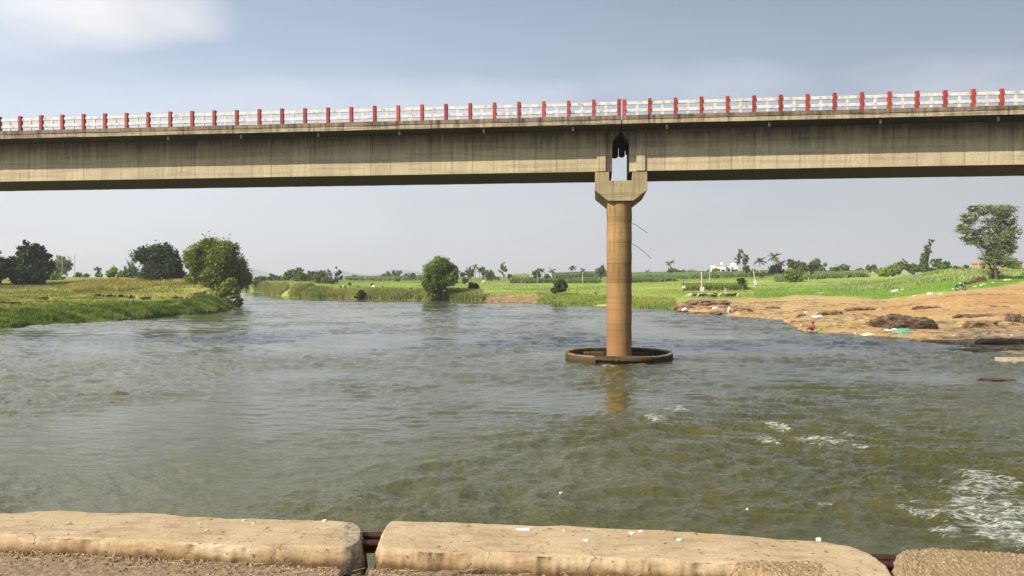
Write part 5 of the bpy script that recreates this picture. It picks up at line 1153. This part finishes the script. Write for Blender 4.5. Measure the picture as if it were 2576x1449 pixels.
sv_ = [(0, 0, .14), (0.02, 0, .32), (0.0, 0, .49), (-.015, 0, .565), (0.0, -.19, .50), (-.07, -.235, .37), (0.0, .19, .50), (-.09, .235, .39)]
skinmesh('shirt', sv_, [(0,1),(1,2),(2,3),(2,4),(4,5),(2,6),(6,7)], [(.175,.155),(.155,.135),(.155,.13),.07,.08,.07,.08,.07], M['redcloth'], pr, 2)
skinmesh('shorts', [(0, 0, .12), (-.20, -.10, .17), (-.38, -.12, .30), (-.20, .10, .15), (-.36, .13, .26)], [(0,1),(1,2),(0,3),(3,4)], [(.17,.15),.10,.085,.10,.085], M['darkcloth'], pr, 2)
m = MB(); m.ell((-.025, 0, .795), (.105, .095, .085)); m.ell((.02, 0, .75), (.085, .09, .09)); m.build('hair', M['hair'], pr, True)
m = MB()
for y in (-.033, .033): m.ell((-.135, y, .745), (.012, .014, .009), 8, 6)
m.build('eyes', M['whitecloth'], pr, True)
MB().ell((-.15, 0, .72), (.02, .016, .024), 8, 6).build('nose', M['skin'], pr, True)
# bucket
q2 = hitground(2062, 833.5, 70, 110)
bk = empty('bucket', (q2.x, q2.y, zg(q2.x, q2.y)), 0, 'bright green plastic bucket beside the seated person', 'bucket')
MB().tube([(0, 0, 0), (0, 0, .30)], [.17, .22], 20).build('body', M['bucket'], bk); MB().tube([(0, 0, .30), (0, 0, .33)], .235, 20).build('rim', M['bucket'], bk)
MB().tube([(.22 * math.cos(t), 0, .31 + .05 * math.sin(t)) for t in np.linspace(0, math.pi, 9)], .008, 5).build('handle', M['whitecloth'], bk)
# herder standing behind the flock
q = hitground(1829, 745.5, 140, 240); hp = empty('person', (q.x, q.y + 1.2, zg(q.x, q.y + 1.2)), 0, 'standing herder in white clothes and turban behind the sheep', 'person')
v = [(0, 0, .95), (0, 0, 1.18), (0, 0, 1.40), (0, 0, 1.50), (0, -.01, 1.58), (0, -.01, 1.68), (-.09, 0, .88), (-.10, -.02, .50), (-.10, 0, .07), (-.10, -.13, .03), (.09, 0, .88), (.10, -.02, .50), (.10, 0, .07), (.10, -.13, .03),
     (-.19, 0, 1.40), (-.25, 0, 1.14), (-.22, -.16, .95), (.19, 0, 1.40), (.25, 0, 1.14), (.16, -.20, 1.05)]
e = [(0,1),(1,2),(2,3),(3,4),(4,5),(0,6),(6,7),(7,8),(8,9),(0,10),(10,11),(11,12),(12,13),(2,14),(14,15),(15,16),(2,17),(17,18),(18,19)]
r_ = [.14,.12,.13,.055,.085,.09,.09,.06,.042,.035,.09,.06,.042,.035,.055,.042,.032,.055,.042,.032]
hand(v, e, r_, 16, (0, -.6, -1), (1, 0, 0), (0, -1, 0)); hand(v, e, r_, 19, (-.6, -.6, -.2), (0, 0, 1), (0, -1, 0))
skinmesh('body', v, e, r_, M['skin'], hp, 2)
skinmesh('shirt', [(0, 0, .80), (0, 0, 1.15), (0, 0, 1.40), (0, 0, 1.49), (-.19, 0, 1.40), (-.24, 0, 1.18), (.19, 0, 1.40), (.24, 0, 1.18)], [(0,1),(1,2),(2,3),(2,4),(4,5),(2,6),(6,7)], [.19,.16,.16,.07,.08,.07,.08,.07], M['whitecloth'], hp, 2)
skinmesh('trousers', [(0, 0, .86), (-.09, 0, .80), (-.10, 0, .35), (.09, 0, .80), (.10, 0, .35)], [(0,1),(1,2),(0,3),(3,4)], [.15,.11,.09,.11,.09], M['whitecloth'], hp, 2)
MB().ell((0, 0, 1.75), (.135, .145, .085)).build('turban', M['whitecloth'], hp, True)
m = MB(); m.box((-.16, -.19, 1.02), (-.04, -.16, 1.40)); m.build('scarf', M['darkcloth'], hp, bevel=.02)
m = MB()
for x in (-.033, .033): m.ell((x, -.105, 1.68), (.014, .01, .009), 8, 6)
m.build('eyes', M['whitecloth'], hp, True); MB().ell((0, -.115, 1.65), (.016, .02, .024), 8, 6).build('nose', M['skin'], hp, True)

# ------------------------------------------------------------------ motorcycle parked on the slope
q = hitground(2416, 731, 100, 200); mc = empty('motorcycle', (q.x, q.y, zg(q.x, q.y)), 0.25, 'black motorcycle parked on the grass above the sand', 'motorcycle'); mc.scale = (1.3,) * 3
def wheel(x):
    m = MB(); n = 26; ring_ = [(x + .27 * math.cos(2 * math.pi * k / n), 0, .31 + .27 * math.sin(2 * math.pi * k / n)) for k in range(n + 1)]
    w_ = MB().tube(ring_, .05, 8, False).build('wheel', M['rubber'], mc, True)
    m2 = MB().tube([(x + .215 * math.cos(2 * math.pi * k / n), 0, .31 + .215 * math.sin(2 * math.pi * k / n)) for k in range(n + 1)], .018, 6, False)
    for k in range(8): t = 2 * math.pi * k / 8; m2.tube([(x, 0, .31), (x + .21 * math.cos(t), 0, .31 + .21 * math.sin(t))], .006, 4)
    m2.tube([(x, -.08, .31), (x, .08, .31)], .04, 8); m2.build('rim', M['chrome'], w_)
wheel(-.64); wheel(.66)
m = MB(); m.tube([(.66, 0, .31), (.44, 0, .95)], .03, 8); m.tube([(.66, -.09, .31), (.46, -.09, .9)], .025, 8); m.tube([(.66, .09, .31), (.46, .09, .9)], .025, 8); m.build('fork', M['chrome'], mc)
m = MB(); m.tube([(.44, 0, .88), (.05, 0, .62), (-.4, 0, .66), (-.62, 0, .70)], .03, 8); m.tube([(.42, 0, .8), (.2, 0, .32), (-.2, 0, .3), (-.64, 0, .31)], .028, 8); m.build('frame', M['black'], mc)
MB().ell((.17, 0, .80), (.25, .13, .13), 16, 10).build('fuel_tank', M['black'], mc, True)
MB().ell((-.30, 0, .80), (.38, .13, .065), 16, 8).build('seat', M['rubber'], mc, True)
MB().ell((.10, 0, .45), (.17, .13, .17), 10, 8).build('engine', M['chrome'], mc)
MB().tube([(.15, -.14, .33), (-.3, -.16, .28), (-.75, -.17, .38)], [.025, .035, .045], 8).build('exhaust', M['chrome'], mc)
MB().tube([(.36, -.34, 1.02), (.42, -.12, .98), (.42, .12, .98), (.36, .34, 1.02)], .016, 6).build('handlebar', M['black'], mc)
MB().ell((.52, 0, .90), (.09, .10, .10), 12, 8).build('headlight', M['chrome'], mc, True)
m = MB(); m.ell((.66, 0, .62), (.26, .06, .05)); m.ell((-.68, 0, .66), (.24, .07, .05)); m.build('mudguard', M['black'], mc, True)
MB().ell((-.05, 0, .98), (.12, .12, .10), 12, 8).build('helmet_bag', M['bag'], mc, True)
for k, (px, py, L, lb) in enumerate([(2437,715,26,'low dark weathered log right of the motorcycle'),(2450,711,18,'short log beside the low dark log')]):
    q = hitground(px, py, 120, 230); w_ = L / 2 / F * q.y; z = zg(q.x, q.y)
    o = MB().tube([(-w_, 0, .3), (-w_ * .4, .1, .22), (w_ * .3, 0, .3), (w_, -.1, .4)], [.2, .3, .22, .15], 9).build('log', M['log'], None, loc=(q.x, q.y, z)); tag(o, lb, 'log')
q = hitground(2466, 709, 120, 230); z = zg(q.x, q.y); m = MB()
for (a_, h_) in ((-.9, .9), (-.4, 1.3), (.2, .7), (.8, 1.4), (1.1, .8)): m.tube([(a_, 0, -.1), (a_ + .15, .1, h_ * .6), (a_ - .1, 0, h_)], [.28, .22, .1], 8)
m.tube([(-1.0, 0, .6), (0, .1, .9), (1.0, 0, .6)], .18, 8)
tag(m.build('tree_stump', M['log'], None, loc=(q.x, q.y, z)), 'gnarled reddish brown stump left of the acacia trunk', 'stump')

# ------------------------------------------------------------------ poles, houses, litter
def pole(label, px, top, base, Y, lean_top=None, r_=.14, boxes=(), arm=None, mat='pole', name='utility_pole', thin=False):
    x = xof(px, Y); z = zg(x, Y) - .2; zt = at(px, top, Y).z; tx = xof(lean_top if lean_top is not None else px, Y) - x
    root = empty(name, (x, Y, z), 0, label, 'utility pole'); H = zt - z
    MB().tube([(0, 0, 0), (tx * .5, 0, H * .5), (tx, 0, H)], [r_ * 1.2, r_, r_ * .8], 6 if thin else 8).build('post', M[mat], root)
    for (by, bw, bh) in boxes:
        zc = at(px, by, Y).z - z; xc = tx * zc / H; w_ = bw / 2 / F * Y; h_ = bh / 2 / F * Y
        MB().box((xc - w_, -.45, zc - h_), (xc + w_, -.16, zc + h_)).build('meter_box', M['steel'], root, bevel=.03)
    if arm: MB().box((tx - arm, -.06, H - .5), (tx + arm, .06, H - .38)).build('crossarm', M['steel'], root)
    return root
pole('thin utility pole on the left bank with a small box near its top', 188, 637, 698, 262, None, .10, ((643, 4, 7),), .5)
pole('thin bare leaning pole left of the boxed pole on the left bank', 155, 650, 694, 240, 158, .08, thin=True)
pole('pale pole with a big grey box and lower bracket behind the sheep', 1766, 684, 744, 178, 1765, .17, ((726, 10.5, 9), (732, 9, 4)), None)
pole('short brown wooden pole with a small pale box', 1719.5, 705, 737, 200, None, .11, ((722, 8, 7),), None, 'log')
pole('thin bare pole between the sheep pole and the house', 1785, 674, 712, 300, None, .12)
pole('pale leaning pole with a box beside the palms', 1901, 670, 725, 240, 1894, .17, ((709, 8, 7), (715, 6, 5)))
for (px, t_, b_, Y, lb) in [(1276,688,714,330,'bare pole beside the tall thin eucalyptus'),(1351.5,687,714,330,'bare pole before the round dark tree'),(1312,704,714,300,'short bare post in the middle of the far field'),(1106,600,700,0,''),
        (2174,657,686,320,'thin white pole on the skyline right of the wide spreading tree'),(2261,667,687,280,'white pole behind the long bright bush'),(2461,660,687,225,'pale pole left of the stone hut'),
        (1433,0,0,0,''),(1050,690,709,395,'leaning bare post beside the grey tree on the far bank'),(989,690,705,400,'thin bare post below the round trees'),(918,688,707,400,'slender bare post in the middle of the far field')]:
    if Y: pole(lb, px, t_, b_, Y, px + (1.5 if 'leaning' in lb else 0), .09, thin=True)
# white house
Y = 385; hx0 = xof(1800, Y); hz = at(1800, 689, Y).z - .8
hs = empty('house', (hx0, Y, hz), 0, 'white flat roofed house on the skyline with a roof tank', 'house')
def X_(px): return xof(px, Y) - hx0
def Z_(py): return at(1800, py, Y).z - hz
m = MB(); m.box((0, 0, 0), (X_(1826), 9, Z_(668))); m.box((X_(1826) + .01, 1.5, 0), (X_(1842), 9, Z_(668.5))); m.box((X_(1842) + .01, 2.2, 0), (X_(1859), 9, Z_(669))); m.box((X_(1849), 4, Z_(669)), (X_(1858), 8, Z_(662)))
m.build('wall', M['wall'], hs)
m = MB(); m.box((-.25, -.25, Z_(668)), (X_(1826) + .2, 9.2, Z_(668) + .25)); m.build('roof', M['wall'], hs)
for (a_, b_, t_, u_, yy) in ((1806,1811.5,677,682.5,-.06),(1815,1823,678.5,683,-.06),(1833,1838.5,677,682.5,1.44),(1844.5,1853,678,684,2.14),(1853.5,1858,677,682,2.14)):
    w_ = MB().box((X_(a_), yy, Z_(u_)), (X_(b_), yy + .1, Z_(t_))).build('window', M['glass'], hs)
    MB().box((X_(a_) - .1, yy - .1, Z_(u_) - .12), (X_(b_) + .1, yy + .05, Z_(u_) - .01)).build('sill', M['wall'], w_)
    MB().box((X_((a_ + b_) / 2) - .05, yy - .04, Z_(u_) + .01), (X_((a_ + b_) / 2) + .05, yy - .005, Z_(t_) - .01)).build('frame', M['brick'], w_)
MB().box((X_(1815), -2.0, 0), (X_(1825), -.3, Z_(686.5))).build('porch', M['wall'], hs)
tk = MB().tube([(X_(1820), 3, Z_(665.5)), (X_(1820), 3, Z_(660.5)), (X_(1820), 3, Z_(659.5))], [.65, .65, .35], 14).build('water_tank', M['bag'], hs)
m = MB(); 
for dx in (-.5, .5):
    for dy in (-.5, .5): m.tube([(X_(1820) + dx, 3 + dy, Z_(668)), (X_(1820) + dx, 3 + dy, Z_(665.5))], .05, 5)
m.build('tank_stand', M['steel'], hs)
def hut(label, px0, px1, top, base, Y, wall, roof, name='hut', door=True, cat='hut', pitched=True, d=4):
    x0 = xof(px0, Y); z = min(at(px0, base, Y).z, zg(x0, Y)) - .5; W_ = xof(px1, Y) - x0; H = at(px0, top, Y).z - z
    root = empty(name, (x0, Y, z), 0, label, cat); ov = .3
    MB().box((0, 0, 0), (W_, d, H * (.8 if pitched else .97))).build('wall', M[wall], root)
    if pitched: MB().prism([(-ov, H * .8), (W_ + ov, H * .8), (W_ + ov, H * .86), (W_ * .5, H), (-ov, H * .86)], -ov, d + ov).build('roof', M[roof], root)
    else: MB().box((-ov, -ov, H * .972), (W_ + ov, d + ov, H)).build('roof', M[roof], root)
    if door: MB().box((W_ * .55, -.04, .5), (W_ * .55 + min(.9, W_ * .2), .05, min(2.3, H * .7))).build('door', M['glass'], root)
    MB().box((W_ * .2, -.04, H * .4), (W_ * .2 + min(.8, W_ * .2), .05, H * .65)).build('window', M['glass'], root)
    return root
hut('low dull brick hut left of the tall thin eucalyptus', 1240, 1258, 694, 705, 395, 'brick', 'tin')
hut('small pink walled building behind the sheep pole', 1758, 1773, 681, 690, 400, 'pinkwall', 'wall', 'small_building', cat='building', pitched=False)
hut('long low grey tin roofed shed right of the tall palm', 1724, 1754, 688.5, 694, 395, 'brick', 'tin', 'shed', cat='shed', pitched=True)
hut('low white building on the horizon just right of the pier', 1592, 1612, 689, 696, 520, 'wall', 'wall', 'small_building', cat='building', pitched=False)
hut('low white outhouse touching the left of the white house', 1787, 1796, 682.5, 690, 390, 'wall', 'wall', 'outhouse', cat='outhouse', pitched=False, door=False)
hut('low pale pink building seen through the palm trunks', 1869, 1885, 683, 690, 395, 'pinkwall', 'tin', 'small_building', cat='building', pitched=False)
hut('brown stone hut with thatched roof behind the acacia', 2464, 2500, 656, 688, 232, 'thatch', 'thatch', cat='hut')
hut('dull low hut half hidden by scrub on the right bank', 2398, 2418, 668, 688, 285, 'brick', 'tin')
hut('thatched shelter seen right of the acacia trunk', 2536, 2572, 654, 686, 236, 'thatch', 'thatch', 'shelter', cat='shelter')
# litter
def sheet(label, px, py, w, h, mat, name='plastic_bag', cat='plastic bag', seed=0, group=None, flat=.35):
    q = hitground(px, py, 56, 330); W_ = w / 2 / F * q.y; H = h / F * q.y; n = 18; rg_ = np.random.default_rng(int(px))
    u = np.linspace(-1, 1, n); U, V_ = np.meshgrid(u, u); ed = 1 + .25 * fbm(U * 2 + px, V_ * 2, 5, 2); R2 = np.sqrt(U**2 + V_**2)
    X = U * ed * W_; Yv = V_ * ed * W_ * 0.9; hh = H * (1 - np.clip(R2, 0, 1.25) ** 2 / 1.6) * (.6 + .8 * np.abs(fbm(U * 2.4 + px, V_ * 2.4, 7, 3))) 
    gz_ = ground(X + q.x, Yv + q.y + W_ * .5); Zt = np.maximum(gz_, 0) + np.maximum(hh, .01) + .02
    T = np.stack([X, Yv, Zt - 0], -1).reshape(-1, 3); B_ = T.copy(); B_[:, 2] = np.maximum(gz_, 0).ravel() - .02; f1 = gridf(n, n); f2 = f1[:, ::-1] + n * n
    # rim
    rim = [i for i in range(n)] + [i * n + n - 1 for i in range(1, n)] + [n * n - 1 - i for i in range(1, n)] + [(n - 1 - i) * n for i in range(1, n - 1)]
    f3 = [(rim[i], rim[i] + n * n, rim[(i + 1) % len(rim)] + n * n, rim[(i + 1) % len(rim)]) for i in range(len(rim))]
    o = mesh_np(name, np.vstack([T, B_]), [tuple(r0_) for r0_ in f1] + [tuple(r0_) for r0_ in f2] + f3, mat, None, smooth=True, loc=(q.x, q.y + W_ * .5, 0)); tag(o, label, cat, group)
sheet('crumpled green tarpaulin in front of the largest outcrop', 2273, 836, 36, 9, M['tarp'], 'tarpaulin', 'tarpaulin')
sheet('pale green cloth left of the tarpaulin', 2234, 832, 16, 5, plain('pale_green_cloth', (0.45, 0.62, 0.48)), 'cloth', 'cloth')
sheet('pink and white cloth between the two green ones', 2252, 831, 20, 5, plain('pink_cloth', (0.75, 0.55, 0.52)), 'cloth', 'cloth')
sheet('pale yellow crumpled cloth near the waterline', 2186, 843, 28, 5, plain('pale_yellow_cloth', (0.62, 0.58, 0.35)), 'cloth', 'cloth')
sheet('long white sheet spread by the layered rock', 2058, 797, 22, 4, M['bag'], 'cloth', 'cloth')
sheet('white bag on the black waterline rock', 1722, 779, 13, 5, M['bag']); sheet('white and blue bag left of the pale post', 1800, 776, 16, 4, M['bag'])
sheet('white scrap on the lush grass slope', 2251, 733, 15, 4, M['bag'], 'paper_scrap', 'litter'); sheet('small white scrap on the sandy grass', 2028, 786, 9, 3, M['bag'], 'paper_scrap', 'litter')
sheet('white bag at the grassy waterline right of the pier', 1617, 774, 5, 4, M['bag'])
for (px, py) in ((2015,818),(2100,816),(2152,840),(2215,777),(2300,775),(2370,768),(2400,845),(2454,790),(2480,800),(2495,866),(2530,880),(2436,870),(2545,845)):
    sheet('small white scrap of litter on the sandy shore', px, py, 3.6, 1.8, M['bag'], 'paper_scrap', 'litter', group='white scraps scattered over the shore')
q = hitground(1831, 789, 90, 150); o = MB().tube([(0, 0, -.1), (.1, 0, .5), (.25, 0, 1.0)], [.16, .14, .2], 7).build('post_stub', M['bag'], None, loc=(q.x, q.y, zg(q.x, q.y))); tag(o, 'short pale stub standing at the rocky waterline', 'post stub')
sheet('heap of dry sticks at the upper edge of the sand', 2070, 739, 24, 5, M['thatch'], 'brushwood_heap', 'brushwood')
# white cow and far white rocks
for (px, py, Y, lb) in ((1217,715,326,'white cow in the far field left of the tall eucalyptus'),(1140,716.5,300,'white cow just left of the far shrubs')):
    if px == 1140: continue
    x = xof(px, Y); r0 = empty('cow', (x, Y, zg(x, Y)), .3, lb, 'cow'); d = SM[0].data.copy(); d.materials[0] = M['whitecloth']; b = bpy.data.objects.new('body', d); COL.objects.link(b); b.parent = r0; b.scale = (1.7,) * 3
sheet('white pile in the far field under the two round trees', 940, 722.5, 11, 6, M['bag'], 'white_pile', 'white pile'); sheet('small white pile in the far field left of the larger one', 862, 721.5, 6, 4, M['bag'], 'white_pile', 'white pile')
# pink flower-like scrap floating
q = onz(1410, 1245); o = MB(); o.ell((0, 0, 0), (.05, .04, .035), 8, 6); o.ell((.04, .02, .01), (.03, .03, .03), 8, 6)
tag(o.build('floating_scrap', plain('pink_plastic', (0.75, 0.5, 0.48)), None, True, loc=(q.x, q.y, .05)), 'tiny pink scrap floating on the river', 'litter')

# ------------------------------------------------------------------ haze
hz_ = MB().box((-7000, -400, -4.5), (7000, 7700, 190)).build('haze', None)
m = bpy.data.materials.new('thin_haze'); m.use_nodes = True; t = m.node_tree; t.nodes.clear()
vo = nd(t, 'ShaderNodeVolumePrincipled'); vo.inputs['Density'].default_value = 0.00024; vo.inputs['Color'].default_value = (0.90, 0.93, 1.0, 1); vo.inputs['Anisotropy'].default_value = 0.1
ou = nd(t, 'ShaderNodeOutputMaterial'); lk(t, vo.outputs[0], ou.inputs['Volume']); hz_.data.materials.append(m)
tag(hz_, 'thin pale haze over the far fields and hills', 'haze', kind='stuff')
